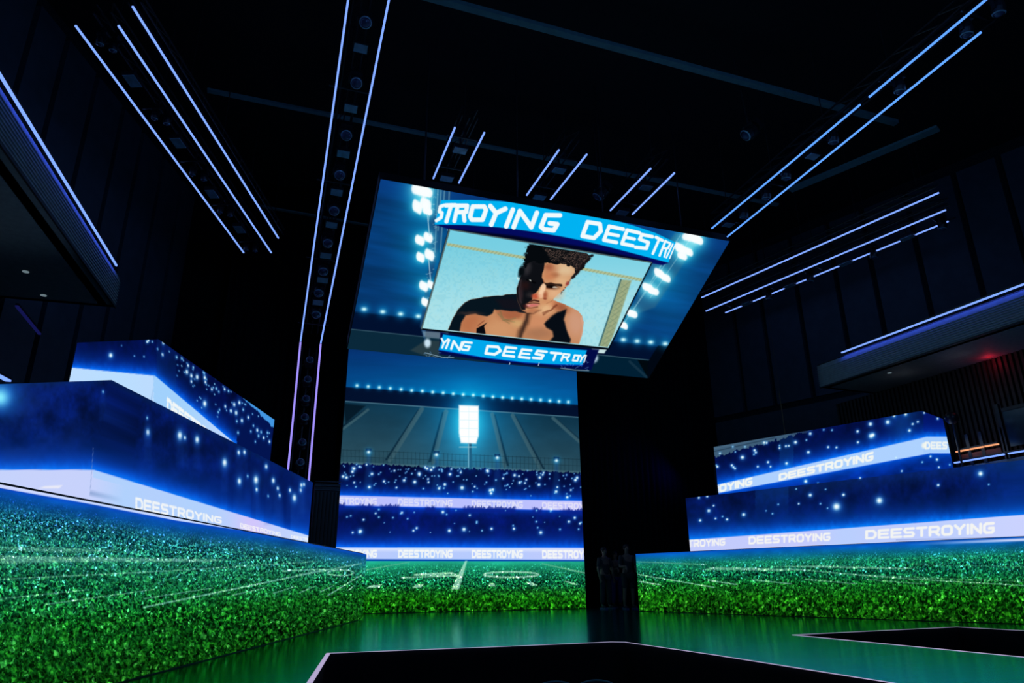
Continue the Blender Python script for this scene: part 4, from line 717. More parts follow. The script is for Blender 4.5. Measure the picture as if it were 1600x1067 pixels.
# ================================================================== LIGHT STRIPS AND RIGS
def strip(p, q, label, group, em=E_STRIP, w_=.045, segs=None, up=ZUP):
    """aluminium channel with a glowing diffuser on its lower side"""
    p, q = np.array(p, float), np.array(q, float); t = thing('light_strip', (p+q)/2, label, 'light strip', group); d = (q-p)/np.linalg.norm(q-p)
    nrm = np.cross(np.cross(d, up), d); nrm /= np.linalg.norm(nrm)
    MB().bar(p+nrm*.035, q+nrm*.035, w_*1.1, .035, up).build('channel', M['case'], t)
    for a, b in (segs or [(0, 1)]): MB().bar(p+(q-p)*a, p+(q-p)*b, w_, .03, up).build('diffuser', em, t)
    return t
def rigframe(pos, along, nrm):
    along = along/np.linalg.norm(along); nrm = nrm-along*(nrm@along); nrm /= np.linalg.norm(nrm); side = np.cross(along, nrm); return along, side, nrm
def moving_head(pos, along, nrm, label, group, s=1., hang=.335):
    """nrm points out of the rig, towards the hall"""
    a, b, n = rigframe(pos, along, nrm); t = thing('moving_light', pos, label, 'stage light', group)
    MB().box(pos-n*.26*s, a*.13*s, b*.13*s, n*.06*s).build('base', M['case'], t)
    y = MB(); 
    prof = [(-.165, .06), (-.135, .06), (-.135, -.17), (.135, -.17), (.135, .06), (.165, .06), (.165, -.21), (-.165, -.21)]
    y.prism([pos+b*u_*s+n*v_*s-a*.04*s for u_, v_ in prof], a*.08*s)
    MB().box(pos-n*(.32*s+hang)/2, a*.03, b*.03, n*(hang-.32*s)/2).build('clamp', M['metal'], t)
    y.build('yoke', M['case'], t)
    aim = n*.9+a*.2; aim /= np.linalg.norm(aim)
    h = MB().tube(pos-aim*.14*s, pos+aim*.02*s, .10*s, .135*s, 20).tube(pos+aim*.02*s, pos+aim*.13*s, .135*s, .13*s, 20).build('head', M['case'], t)
    r = MB(); k = 24; x_ = np.cross(aim, ZUP); x_ /= np.linalg.norm(x_); y_ = np.cross(aim, x_); c = pos+aim*.135*s; vs = []; 
    for i in range(k):
        w_ = 2*math.pi*i/k; e_ = x_*math.cos(w_)+y_*math.sin(w_); vs += [c+e_*.13*s, c+e_*.105*s+aim*.015*s]
    r.add(vs, [(2*i, 2*((i+1) % k), 2*((i+1) % k)+1, 2*i+1) for i in range(k)]); r.build('bezel', M['strobe'], t)
    l = MB().ball(pos+aim*.10*s, .105*s, 16, 8).build('lens', M['lens'], t, True)
    return t
def strobe(pos, along, nrm, label, group, la=.11, lb=.15, hang=.335):
    a, b, n = rigframe(pos, along, nrm); t = thing('strobe_light', pos, label, 'stage light', group)
    MB().box(pos-n*.06, a*la, b*lb, n*.05).build('housing', M['case'], t); MB().box(pos-n*.004, a*la*.86, b*lb*.9, n*.008).build('reflector', M['strobe'], t)
    MB().box(pos-n*(.11+hang)/2, a*.02, b*.02, n*(hang-.11)/2).build('clamp', M['metal'], t); return t
def truss(p, q, nrm, label, w_=.34, group='lighting trusses'):
    d = (q-p)/np.linalg.norm(q-p); n = nrm-d*(nrm@d); n /= np.linalg.norm(n); s = np.cross(d, n); L = np.linalg.norm(q-p)
    t = thing('lighting_truss', (p+q)/2, label, 'truss', group); c = [(-1, 0), (1, 0), (-1, 1), (1, 1)]
    for i, j in c: MB().tube(p+s*i*w_/2-n*j*w_*.7, q+s*i*w_/2-n*j*w_*.7, .022, n=6).build('chord', M['case'], t)
    if w_ > .33: MB().bar(p, q, .03, .03, n).build('mounting_rail', M['case'], t)
    m = MB(); k = max(2, int(L/.5))
    for i in range(k):
        a = p+d*L*i/k; b = p+d*L*(i+1)/k
        for (u1, v1), (u2, v2) in (((-1, 0), (-1, 1)), ((1, 0), (1, 1)), ((-1, 1), (1, 1))):
            m.tube(a+s*u1*w_/2-n*v1*w_*.7, b+s*u2*w_/2-n*v2*w_*.7, .011, n=4)
    o = m.build('lattice', M['case'], t); o['kind'] = 'stuff'
    for f_ in (np.arange(.06, 1, .22) if L > 4 else (.2, .8)):
        if w_ > .33 and abs(d[2]) < .8: c_ = p+d*L*f_+n*.268; MB().bar(c_-s*.42, c_+s*.42, .03, .03, n).build('cross_bar', M['case'], t); MB().bar(c_, c_-n*.29, .03, .03, d).build('drop_arm', M['case'], t)
        a = p+d*L*f_-n*w_*.7
        if a[2] < CEIL-.2 and abs(d[2]) < .8: MB().tube(a, V(a[0], a[1], CEIL), .012, n=5).build('hanging_cable', M['metal'], t)
    return t
ORD = ['nearest', 'second nearest', 'third nearest', 'fourth nearest', 'fifth nearest', 'sixth nearest', 'seventh nearest', 'eighth nearest', 'ninth nearest']
def up_plane(n): return n if n[2] < 0 else -n
# -- tall pair in the centre-left: sloping ceiling run and vertical run
k1, k2 = ony(469.6, 534, 19.5), ony(501.3, 535, 19.5); k1[2] = k2[2] = (k1[2]+k2[2])/2
n1 = onx(543.9, 0, k1[0]); g = 'tall pair of light strips left of the hung screen'
n1 = n1+(n1-k1)*.12; dc = (n1-k1)/np.linalg.norm(n1-k1); nc = up_plane(np.cross(dc, V(1, 0, 0))); nc /= np.linalg.norm(nc); mid = (k1+k2)/2
n2_ = onpl(607.6, 0, mid, nc); n2_ = n2_+(n2_-k2)*.12
strip(n1, k1, 'long blue-white light strip on the ceiling, left one of the tall central pair', g, E_STRIP, .04)
strip(n2_, k2, 'long blue-white light strip on the ceiling, right one of the tall central pair', g, E_STRIP, .04)
strip(k1-ZUP*.03, V(k1[0], k1[1], 2.2), 'upright violet light strip at the left edge of the black column', g, E_STRIP_FAR, .05, up=V(0, 1, 0))
strip(k2-ZUP*.03, V(k2[0], k2[1], 2.2), 'upright violet light strip at the right edge of the black column', g, E_STRIP_FAR, .05, up=V(0, 1, 0))
truss(mid-nc*.36, mid+dc*np.linalg.norm(n1-k1)-nc*.36, nc, 'dark sloping truss carrying the tall central pair of light strips')
for i, (x, y) in enumerate([(570.6, 33.7), (556.5, 128), (541, 209), (530.7, 271), (522, 326.5), (512, 377), (505, 421), (498, 454.5), (494, 488)]):
    moving_head(onpl(x, y, mid, nc), dc, nc, '%s moving light between the tall central pair of light strips' % ORD[i], 'moving lights between the tall strips', .95)
for i, (x, y) in enumerate([(563.5, 76), (548, 170), (536.5, 241), (526, 301), (518, 352), (509, 400), (504, 438), (497, 473)]):
    strobe(onpl(x, y, mid, nc), dc, nc, '%s flat strobe panel between the tall central pair of light strips' % ORD[i], 'strobe panels between the tall strips', .10, .15)
t = truss(V(mid[0], 19.76, .0), V(mid[0], 19.76, mid[2]-.1), V(0, -1, 0), 'upright black ladder truss behind the two violet strips', .4)
for i, (x, y) in enumerate([(483.6, 564.7), (480.5, 595), (478, 625), (476, 654), (472, 693), (469, 724)]):
    moving_head(ony(x, y, 19.45), ZUP, V(0, -1, 0), '%s moving light from the top on the upright black column' % ['first', 'second', 'third', 'fourth', 'fifth', 'sixth'][i], 'moving lights on the column', .8, .29); q_ = ony(x, y, 19.45); MB().aabb((q_[0]-.09, 19.60, q_[2]-.13), (q_[0]+.09, 19.80, q_[2]-.108)).build('lamp_bracket', M['case'], t)
# -- left triple
def slope_run(near, far, az, zf, ext=0.):
    d = hd(az); F_ = onz(*far, zf); N_ = onpl(*near, F_, V(d[1], -d[0], 0)); return N_+(N_-F_)*ext, F_
gL = 'three parallel light strips high on the left'
La = slope_run((118, 40), (381, 395), 22.2, 10.); Lb = slope_run((185, 40), (424, 395), 22.2, 10.); Lc_ = slope_run((207, 10), (435, 372), 22.2, 10.)
_n = np.cross(La[1]-La[0], Lb[1]-La[1]); _n /= np.linalg.norm(_n); Lb = (onpl(185, 40, La[1], _n), Lb[1])
for (p, q), nm in ((La, 'leftmost'), (Lb, 'middle'), (Lc_, 'rightmost')): strip(p, q, '%s of the three long diagonal light strips high on the left' % nm, gL, E_STRIP, .034)
dl_ = (La[1]-La[0]); dl_ /= np.linalg.norm(dl_); nl_ = up_plane(np.cross(dl_, Lb[1]-La[1])); nl_ /= np.linalg.norm(nl_)
truss((La[0]+Lb[0])/2-nl_*.36, (La[1]+Lb[1])/2-nl_*.36, nl_, 'dark truss between the left and middle diagonal strips on the left'); truss(Lc_[0]-nl_*.12, Lc_[1]-nl_*.12, nl_, 'dark truss above the rightmost diagonal strip on the left', .25)
for i, (x, y) in enumerate([(206.6, 127), (278, 224), (331, 303.5), (374, 359)]): strobe(onpl(x, y, La[1], nl_), dl_, nl_, '%s strobe panel between the diagonal strips high on the left' % ORD[i], 'strobe panels on the left', .19, .13)
for i, (x, y) in enumerate([(157, 64), (177, 74), (242, 181), (261, 189), (301, 269), (319, 277), (344, 328), (360, 333), (385, 387), (399, 389)]):
    moving_head(onpl(x, y, La[1], nl_), dl_, nl_, '%s moving light in the %s pair down the left diagonal rig' % (('left', 'right')[i % 2], ['highest', 'second', 'third', 'fourth', 'lowest'][i//2]), 'moving lights on the left', .55)
# -- right triple
gR = 'three parallel light strips on the right'
Ra = slope_run((1467, 301), (1096, 465), -17.5, 10.); Rb = slope_run((1478, 328), (1103, 486), -17.5, 10.); Rc = slope_run((1493.5, 341), (1133.5, 488.5), -17.5, 10.)
_n = np.cross(Rb[1]-Rb[0], Rc[1]-Rb[1]); _n /= np.linalg.norm(_n); Rc = (onpl(1493.5, 341, Rb[1], _n), Rc[1])
strip(*Ra, 'topmost of the three parallel light strips on the right', gR, E_STRIP, .04); strip(*Rb, 'middle of the three parallel light strips on the right', gR, E_STRIP, .04)
def along(p, q, x):   # parameter at which the run p-q shows at picture column x
    lo, hi = 0., 1.
    for _ in range(40):
        m_ = (lo+hi)/2
        if (proj(p+(q-p)*m_)[0] > x) == (proj(p)[0] > x): lo = m_
        else: hi = m_
    return lo
sg = [(along(*Rc, 1100+b/3.2), along(*Rc, 1100+a/3.2)) for a, b in [(108, 185), (186, 240), (243, 303), (358, 405), (445, 512), (566, 676), (744, 815), (875, 983), (1058, 1158), (1222, 1262)]]
strip(*Rc, 'lowest of the three parallel strips on the right, broken into dashes by lamps', gR, E_STRIP, .04, sg)
dr_ = Rb[1]-Rb[0]; dr_ /= np.linalg.norm(dr_); nr_ = up_plane(np.cross(dr_, Rc[1]-Rb[1])); nr_ /= np.linalg.norm(nr_)
truss((Rb[0]+Rc[0])/2-nr_*.36, (Rb[1]+Rc[1])/2-nr_*.36, nr_, 'dark truss between the middle and lowest strips on the right'); truss(Ra[0]-nr_*.12, Ra[1]-nr_*.12, nr_, 'dark truss above the topmost strip on the right', .25)
for i, (x, y) in enumerate([(1012, 604), (705, 733), (425, 845), (210, 934)]): strobe(onpl(1100+x/3.2, 180+y/3.2, Rc[1], nr_)+nr_*.08, dr_, nr_, '%s strobe panel over the dashed light strip on the right' % ORD[i], 'strobe panels on the right', .2, .12, .41)
for i, (x, y) in enumerate([(1190, 540), (848, 686), (530, 805), (325, 897)]): moving_head(onpl(1100+x/3.2, 180+y/3.2, Rc[1], nr_)+nr_*.05, dr_, nr_, '%s moving light over the dashed light strip on the right' % ORD[i], 'moving lights on the right', .9, .38)
# -- long pair at upper right
Pa = slope_run((1540, 0), (1112, 357), 0., 10., .05); Pb = slope_run((1568, 22), (1135, 371), 0., 10.); gP = 'long pair of light strips at the upper right'
_n = np.cross(Pa[1]-Pa[0], Pb[1]-Pa[1]); _n /= np.linalg.norm(_n); Pb = (onpl(1568, 22, Pa[1], _n), Pb[1])
sa = [(0, along(*Pa, 1358)), (along(*Pa, 1344), 1)]
strip(*Pa, 'left one of the long diagonal pair of strips at the upper right', gP, E_STRIP_NEAR, .032, sa)
sg = [(along(*Pb, b), along(*Pb, a)) for a, b in [(1135, 1145), (1149, 1167), (1176, 1206), (1208, 1246), (1247, 1278), (1280, 1310), (1311, 1379), (1393, 1403), (1421, 1512), (1520, 1531), (1533, 1568)]]
strip(*Pb, 'right one of the long diagonal pair at the upper right, broken by small gaps', gP, E_STRIP_NEAR, .032, sg)
dp_ = Pa[1]-Pa[0]; dp_ /= np.linalg.norm(dp_); np_ = up_plane(np.cross(dp_, Pb[1]-Pa[1])); np_ /= np.linalg.norm(np_)
truss((Pa[0]+Pb[0])/2-np_*.36, (Pa[1]+Pb[1])/2-np_*.36, np_, 'dark truss between the long diagonal pair of strips at the upper right')
for i, (x, y) in enumerate([(1270, 245), (1138, 352)]): strobe(onpl(x, y, Pa[1], np_), dp_, np_, '%s strobe panel between the long diagonal pair at the upper right' % ('upper', 'lower')[i], 'strobe panels upper right', .12, .15)
for i, (x, y) in enumerate([(1560, 12), (1510, 45), (1405, 135), (1302, 215), (1228, 272), (1197, 303), (1162, 333)]): moving_head(onpl(x, y, Pa[1], np_), dp_, np_, '%s moving light between the long diagonal pair at the upper right' % ORD[i], 'moving lights upper right', .85)
# -- three short pairs above the hung screen
gS = 'short light strips above the hung screen'; SZ = 10.4
for i, (a, b) in enumerate([((711, 199), (677, 279)), ((757, 207), (717, 286)), ((873.5, 234), (823, 305)), ((917, 241), (860, 312)), ((1017, 263), (953.5, 329)), ((1054, 270), (988, 335))]):
    strip(onz(*a, SZ), onz(*b, SZ), '%s short light strip of the %s pair above the hung screen' % (('left', 'right')[i % 2], ('left', 'middle', 'right')[i//2]), gS, E_STRIP, .035)
for i, (x0, x1, y0, y1) in enumerate([(677, 757, 279, 205), (823, 917, 308, 238), (953.5, 1054, 332, 267)]):
    nm = ('left', 'middle', 'right')[i]; far = onz((x0+(717, 860, 988)[i])/2, y0+3, SZ); near = onz(((711, 873.5, 1017)[i]+x1)/2, y1-1, SZ); dz_ = far-near
    truss(near+ZUP*.36, far+ZUP*.36, -ZUP, 'short dark truss over the %s pair of short strips' % nm, .36)
    for j, f_ in enumerate((.38, .97)): strobe(near+dz_*f_, dz_, -ZUP, '%s strobe panel of the %s short pair above the hung screen' % (('upper', 'lower')[j], nm), 'strobe panels above the hung screen', .13, .17)
# a pair of lone hanging spots
for (x, y), lb in (((938, 302), 'round spotlight hanging above the hung screen between short strip pairs'), ((1171, 206), 'round spotlight hanging in the dark ceiling right of the short strips')):
    p = onz(x, y, 10.6); m_ = moving_head(p, V(0, 1, 0), (CP-p)/np.linalg.norm(CP-p), lb, None, 1.1); MB().tube(p+ZUP*.05-((CP-p)/np.linalg.norm(CP-p))*.30, V(p[0], p[1]+.2, CEIL), .02, n=6).build('hanging_pole', M['metal'], m_)
# ================================================================== BALCONIES
def balcony(side, a, b, px_bot_far, px_bot_near, deep, label):
    """a: far end of the front rail, b: near end; fascia drops from the rail to a soffit"""
    d = (b-a)/np.linalg.norm(b-a); n = V(-d[1], d[0], 0); n = n if n@(V(6, a[1], 0)-a)*1 > 0 else -n
    f0 = onpl(*px_bot_far, a, n); zb = f0[2]; b2 = b+d*7.; t = thing('balcony', a, label, 'balcony'); out = -n*deep
    A_, B_ = V(a[0], a[1], 0), V(b2[0], b2[1], 0)
    MB().prism([A_+ZUP*zb, B_+ZUP*(zb), B_+ZUP*(a[2]-.12), A_+ZUP*(a[2]-.12)], out*.05).build('fascia', M['concrete'], t)
    MB().prism([A_+out*.02+ZUP*zb, B_+out*.02+ZUP*zb, B_+out+ZUP*zb, A_+out*.9-d*-.0+ZUP*zb], ZUP*.3).build('slab', M['concrete'], t)
    MB().prism([A_+ZUP*zb, A_+out+ZUP*zb, A_+out+ZUP*(a[2]-.12), A_+ZUP*(a[2]-.12)], d*.12).build('end_panel', M['concrete'], t)
    MB().bar(A_+ZUP*(a[2]-.10)+out*.025, B_+ZUP*(a[2]-.10)+out*.025, .16, .05).build('coping', M['black'], t)
    MB().bar(A_+ZUP*(zb-.005)-out*.004, B_+ZUP*(zb-.005)-out*.004, .03, .03).build('shadow_gap', M['black'], t)
    k = 0
    while k < 30:
        p = a+d*(.3+k*.42)
        if (p-a)@d > 12: break
        k += 1
    return t, A_, B_, d, n, zb, out
r0, r1 = onz(1315, 551, 6.5), onz(1600, 444, 6.5); r0e = r0-(r1-r0)/np.linalg.norm(r1-r0)*.9
tR = balcony('r', r0e, r1, (1284, 605), None, 4.6, 'right-hand balcony with a blue-lit front under its light strip')
l0, l1 = onz(182, 415, 6.5), onz(0, 117, 6.5); l0e = l0-(l1-l0)/np.linalg.norm(l1-l0)*.35
tL = balcony('l', l0e, l1, (183, 486), None, 5.0, 'left-hand balcony with ribbed front under its light strip')
strip(r0, r1+(r1-r0)*.8, 'light strip along the front rail of the right-hand balcony', 'balcony light strips', E_STRIP, .04)
strip(l0, l1+(l1-l0)*.8, 'light strip along the front rail of the left-hand balcony', 'balcony light strips', E_STRIP, .028)
def strip_lamp(p, q, e, n):
    l = bpy.data.lights.new('strip_lamp', 'AREA'); l.shape = 'RECTANGLE'; l.size = float(np.linalg.norm(q-p)); l.size_y = .03; l.energy = e; l.color = (.05, .11, 1)
    o = bpy.data.objects.new('rail_strip_light', l); COL.objects.link(o); x = (q-p)/np.linalg.norm(q-p); z = n*.35+ZUP*1.; z = z-x*(z@x); z /= np.linalg.norm(z); y = np.cross(z, x); c = (p+q)/2+n*.06-ZUP*.03
    o.matrix_world = Matrix([(x[k], y[k], z[k], c[k]) for k in range(3)]+[(0, 0, 0, 1)])
strip_lamp(r0, r1+(r1-r0)*.8, 16., tR[4]); strip_lamp(l0, l1+(l1-l0)*.8, 16., tL[4])
q0 = onz(1400, 594, tR[5]); q1 = onz(1590, 548, tR[5]); t = thing('slatted_wall', V(q0[0], q0[1], 3.2), 'dark slatted timber wall under the right-hand balcony', 'wall panelling')
dq = hd(-1.8); q0 = q0*1.; d0 = (q0-q1)@dq; nq = V(-dq[1], dq[0], 0); base_ = q1+dq*(d0+2.6)
for k in range(64): a_ = base_-dq*(k*.13); MB().prism([V(a_[0], a_[1], 3.2), V(*(a_-dq*.07)[:2], 3.2), V(*(a_-dq*.07-nq*.05)[:2], 3.2), V(*(a_-nq*.05)[:2], 3.2)], ZUP*(tR[5]-3.2)).build('slat', M['slat'], t)
e_ = base_-dq*64*.13; MB().prism([V(*(base_-nq*.06)[:2], 3.2), V(*(e_-nq*.06)[:2], 3.2), V(*(e_-nq*.12)[:2], 3.2), V(*(base_-nq*.12)[:2], 3.2)], ZUP*(tR[5]-3.2)).build('backing', M['wallbase'], t)
# ribs on the left fascia
for tt in (tL, tR):
    t, A_, B_, d, n, zb, out = tt; rb = MB(); zt = 6.3; z = zb+.06
    while z < zt: rb.bar(A_+ZUP*z+n*.012, B_+ZUP*z+n*.012, .02, .018); z += .055
    o = rb.build('ribbing', M['concrete'], t); o['kind'] = 'stuff'
for px, tt, em in (((1390, 583), tR, E_DOWN), ((1545, 558), tR, E_RED), ((40, 425), tL, E_DOWN), ((68, 462), tL, E_DOWN)):
    p = onz(*px, tt[5]-.01); MB().tube(p, p+ZUP*.02, .05, n=14).build('downlight', em, tt[0])
    if em is E_RED:
        l_ = bpy.data.lights.new('soffit_red', 'POINT'); l_.energy = 1.2; l_.color = (1, .02, .05); l_.shadow_soft_size = .05; lo_ = bpy.data.objects.new('red_indicator_glow', l_); lo_.location = tuple(p-ZUP*.12); COL.objects.link(lo_)
for tt, sgn in ((tR, 1), (tL, 1)):     # the blue spill under each rail strip comes from the area lamp added along the strip
    pass
# -- lower box tier on the right, with orange and white strips, posts and glass
XB = 15.8
def onb(x, y): return onx(x, y, XB)
b0, b1 = onb(1494, 722), onb(1640, 700); zc = (b0[2]+b1[2])/2
t = thing('box_balcony', b0, 'low box tier on the far right with dark posts, behind the upper crowd screen', 'balcony')
Y0, Y1 = b0[1]+.2, b1[1]-3; o1, o2 = onb(1497, 706), onb(1563, 694); zo = (o1[2]+o2[2])/2
MB().aabb((XB, Y1, zc-.45), (XB+2.4, Y0, zc-.1)).build('slab', M['concrete'], t); MB().aabb((XB+2.2, Y1, zc-.1), (XB+2.4, Y0, zc+1.2)).build('back_panel', M['panel'], t)
for x in (1493, 1516, 1538, 1572):
    p = onb(x, 705); MB().aabb((XB-.03, p[1]-.04, zc-.1), (XB+.03, p[1]+.04, zc+.62)).build('post', M['case'], t)
p = onb(1572, 700); MB().aabb((XB-.03, p[1]-.06, zc-.1), (XB+.05, p[1]+.02, zc+1.15)).build('post', M['case'], t)
g0, g1 = onb(1578, 690), onb(1640, 680); MB().aabb((XB-.01, g1[1]-1, zc+.15), (XB+.01, g0[1], zc+.95)).build('glass_panel', M['glass'], t); MB().aabb((XB-.04, g1[1]-1, zc+.95), (XB+.04, g0[1], zc+1.03)).build('handrail', M['case'], t)
MB().aabb((XB-.03, Y1, zc-.02), (XB+.03, Y0, zc+.0)).build('lower_rail', M['case'], t)
strip(V(XB-.06, o1[1], zo), V(XB-.06, o2[1], zo), 'short orange light strip in three pieces on the box tier at the far right', 'box tier light strips', E_ORANGE, .05, [(0, .30), (.34, .66), (.70, 1)])
MB().aabb((XB-.02, o2[1], zo-.26), (XB+.02, o1[1], zo-.08)).build('kick_panel', mat('copper_panel', rgb(150, 80, 60), .5), t)
strip(V(XB-.06, b0[1], zc), V(XB-.06, b1[1]-2, zc), 'thin pale light strip below the orange one at the far right', 'box tier light strips', E_STRIP, .05, [(0, along(V(XB-.06, b0[1], zc), V(XB-.06, b1[1]-2, zc), 1569)), (along(V(XB-.06, b0[1], zc), V(XB-.06, b1[1]-2, zc), 1576), 1)])
# dark globe on a stand beside the upper right screen, and a thin rod behind it
P_ = onpl(1487, 653, GR0-nR*2.9, nR); t = thing('globe_lamp', V(P_[0], P_[1], 0), 'unlit dark globe on a pole beside the upper crowd screen on the right', 'lamp')
MB().ball(P_, .15).build('globe', M['case'], t, True); MB().tube(V(P_[0], P_[1], 0), P_-ZUP*.13, .025).build('pole', M['case'], t); MB().tube(V(P_[0], P_[1], 0), V(P_[0], P_[1], .04), .2, n=18).build('foot', M['case'], t)
a, b = onpl(1217, 614, GR0-nR*2.6, nR), onpl(1227, 680, GR0-nR*2.6, nR); t = thing('hanging_cord', b, 'thin pale cord hanging behind the upper crowd screen on the right', 'cord')
MB().tube(V(b[0], b[1], 3.4), V(b[0], b[1], a[2]), .012, n=6).tube(V(b[0], b[1], a[2]), V(b[0], b[1], CEIL), .004, n=4).build('cord', mat('cord_tan', rgb(120, 95, 60), .6), t)
# lower gallery hints on the left
for (p0, p1, lb, em, w_) in (((26, 478), (62, 522), 'dim violet light strip under the left-hand balcony', emit('strip_dim', (.006, .007, .07, 1), 1.), .05), ((-10, 583), (13, 595), 'small bright light strip at the left edge above the crowd screen', E_STRIP, .09)):
    a, b = onx(p0[0], p0[1], -4.6), onx(p1[0], p1[1], -4.6); strip(a, b, lb, 'gallery light strips on the left', em, w_)
t = thing('gallery', V(-5.3, 10, 0), 'dark lower gallery with railing under the left-hand balcony', 'balcony'); a, b = onx(0, 565, -5.3), onx(62, 600, -5.3)
MB().aabb((-7.5, 4, a[2]-.6), (-5.3, 15.5, a[2]-.35)).build('slab', M['wallbase'], t); MB().aabb((-5.35, 4, a[2]+.55), (-5.28, 15.5, a[2]+.62)).build('handrail', M['panel'], t)
for i in range(12): MB().aabb((-5.34, 4.3+i*.95, a[2]-.35), (-5.29, 4.36+i*.95, a[2]+.55)).build('post', M['case'], t)
# row of seats in the large pit
def pit_seat(x, y, lb):
    p = onz(x, y, -.40); t = thing('pit_chair', V(p[0], p[1], -.9), lb, 'chair', 'chairs in the front pit'); d = hd(19.8); s = V(d[1], -d[0], 0); pts = []
    q = V(p[0], p[1], 0)
    for i in range(13): a = math.pi*i/12; pts.append(q-s*.26*math.cos(a)+ZUP*(-.52+.11*math.sin(a)))
    pts += [q+s*.26-ZUP*.75, q-s*.26-ZUP*.75]; MB().prism(pts, d*.06).build('backrest', M['chair'], t)
    r_ = MB()
    for i in range(12): r_.tube(pts[i]+ZUP*.005, pts[i+1]+ZUP*.005, .012, n=6)
    r_.build('rim_sheen', M['beam'], t)  # paler tube standing in for the sheen along the chair back's rim
    MB().box(q-d*.24-ZUP*.74, s*.25, d*.23, ZUP*.04).build('seat', M['chair'], t)
    for i, j in ((-1, -1), (1, -1), (-1, 1), (1, 1)): MB().tube(q+s*.2*i-d*(.24+.17*j)-ZUP*.89, q+s*.2*i-d*(.24+.17*j)-ZUP*.76, .018, n=6).build('leg', M['case'], t)
pit_seat(868, 1064, 'left dark rounded chair back showing at the bottom in the large pit'); pit_seat(932, 1062, 'right dark rounded chair back showing at the bottom in the large pit')
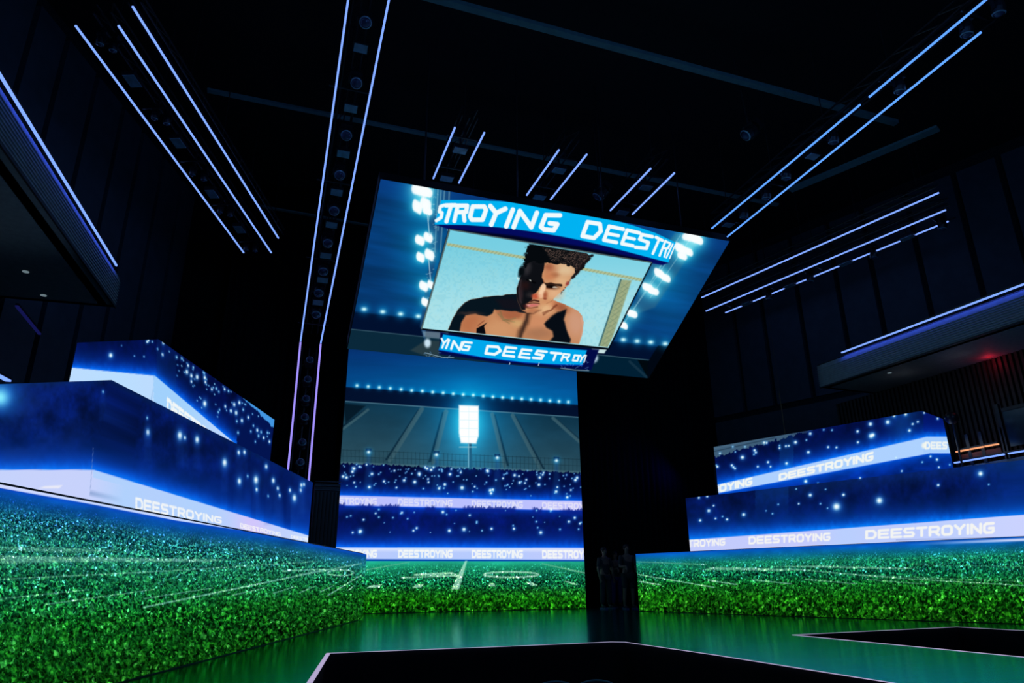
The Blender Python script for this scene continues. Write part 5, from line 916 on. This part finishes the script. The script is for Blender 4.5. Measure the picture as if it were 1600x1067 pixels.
# ================================================================== PEOPLE
def skin_obj(name, joints, edges, m, parent, root=0, sub=2):
    me = bpy.data.meshes.new(name); me.from_pydata([tuple(j[0]) for j in joints], edges, []); o = link(name, me, parent, (m,))
    o.modifiers.new('s', 'SKIN'); o.modifiers.new('u', 'SUBSURF').levels = sub; o.modifiers['u'].render_levels = sub; o.modifiers['s'].use_smooth_shade = True
    sv = me.skin_vertices[0].data
    for i, j in enumerate(joints): r = j[1]; sv[i].radius = r if isinstance(r, tuple) else (r, r)
    sv[root].use_root = True; return o
def person(px, label, yaw, shorts=False, hgt=1.75, arm=0., top='cloth', bottom='cloth'):
    base = onz(*px); t = thing('person', base, label, 'person', 'people standing by the drape'); s = hgt/1.75; c, sn = math.cos(yaw), math.sin(yaw)
    def W(x, y, z): return base+V(x*c-y*sn, x*sn+y*c, z)*s
    J = [(W(0, 0, .98), (.13*s, .10*s)), (W(0, 0, 1.2), (.13*s, .09*s)), (W(0, 0, 1.40), (.14*s, .09*s)), (W(0, -.01, 1.50), .05*s), (W(0, -.02, 1.57), (.065*s, .08*s)), (W(0, -.02, 1.68), (.07*s, .09*s)), (W(0, -.01, 1.735), (.04*s, .05*s))]
    E_ = [(i, i+1) for i in range(6)]
    for k in (-1, 1):
        n = len(J); el = (.27*k, -.02-arm*.1, 1.12+arm*.02); wr_ = (.25*k-arm*.14*k, -.08-arm*.22, .88+arm*.34)
        J += [(W(.18*k, 0, 1.41), .055*s), (W(*el), .042*s), (W(*wr_), .030*s), (W(wr_[0], wr_[1]-.02, wr_[2]-.08), (.035*s, .02*s))]; E_ += [(2, n), (n, n+1), (n+1, n+2), (n+2, n+3)]
        h = J[-1][0]
        for f_ in range(4): m_ = len(J); J += [(h+V(0, 0, -.035)*s+(W(.012*(f_-1.5), 0, 0)-base), .009*s), (h+V(0, 0, -.08+.006*abs(f_-1))*s+(W(.014*(f_-1.5), -.01, 0)-base), .008*s)]; E_ += [(n+3, m_), (m_, m_+1)]
        m_ = len(J); J += [(h+(W(.0, -.04, .0)-base), .011*s), (h+(W(0, -.06, -.04)-base), .009*s)]; E_ += [(n+3, m_), (m_, m_+1)]
        n = len(J); J += [(W(.10*k, 0, .90), .085*s), (W(.12*k, -.01, .50), .055*s), (W(.13*k, .02, .28), .052*s), (W(.13*k, .03, .09), .035*s), (W(.14*k, -.12, .045), (.04*s, .03*s))]; E_ += [(0, n), (n, n+1), (n+1, n+2), (n+2, n+3), (n+3, n+4)]
    skin_obj('body', J, E_, M['skin'], t)
    f = MB().ball(W(0, -.115, 1.63), (.014*s, .02*s, .022*s), 8, 6); f.build('nose', M['skin'], t, True)
    for k in (-1, 1): MB().ball(W(.032*k, -.098, 1.655), .011*s, 8, 6).build('eye', M['black'], t); MB().ball(W(.078*k, -.01, 1.64), (.012*s, .02*s, .03*s), 8, 6).build('ear', M['skin'], t)
    MB().box(W(0, -.104, 1.592), W(.022, 0, 0)-base, W(0, .004, 0)-base, ZUP*.004).build('mouth', M['sole'], t)
    MB().ball(W(0, .012, 1.685), (.088*s, .10*s, .085*s), 14, 8).build('hair', M['hair'], t, True)
    Sh = [(W(0, 0, .93), (.15*s, .12*s)), (W(0, 0, 1.2), (.15*s, .11*s)), (W(0, 0, 1.42), (.155*s, .10*s))]; Es = [(0, 1), (1, 2)]
    for k in (-1, 1): n = len(Sh); el = V(.25*k, -.02-arm*.08, 1.17); Sh += [(W(.19*k, 0, 1.42), .066*s), (W(*el), .06*s)]; Es += [(2, n), (n, n+1)]
    skin_obj('shirt', Sh, Es, M[top], t)
    Tr = [(W(0, 0, .96), (.145*s, .12*s))]; Et = []
    for k in (-1, 1):
        n = len(Tr); Tr += [(W(.10*k, 0, .88), .10*s), (W(.12*k, -.01, .52), .085*s)]; Et += [(0, n), (n, n+1)]
        if not shorts: Tr += [(W(.13*k, .03, .12), .068*s)]; Et += [(n+1, n+2)]
    skin_obj('shorts' if shorts else 'trousers', Tr, Et, M[bottom], t)
    for k in (-1, 1):
        MB().box(W(.14*k, -.05, .02), W(.048, 0, 0)-base, W(0, .135, 0)-base, ZUP*.02).build('shoe_sole', M['sole'], t); sh = MB().ball(W(.14*k, -.05, .055), (.05*s, .12*s, .045*s), 12, 8).build('shoe', M['cloth'], t, True)
person((948, 951.5), 'person in dark clothes and long trousers, leftmost of the three by the black drape', .2, False, 1.74)
person((965, 949.5), 'person in dark blue trousers with folded arms, between the two others by the drape', .1, False, 1.66, 1., 'cloth', 'blue_cloth')
person((984, 951.8), 'person in black shorts with bare shins beside the right-hand turf screen', -.1, True, 1.8, .8)
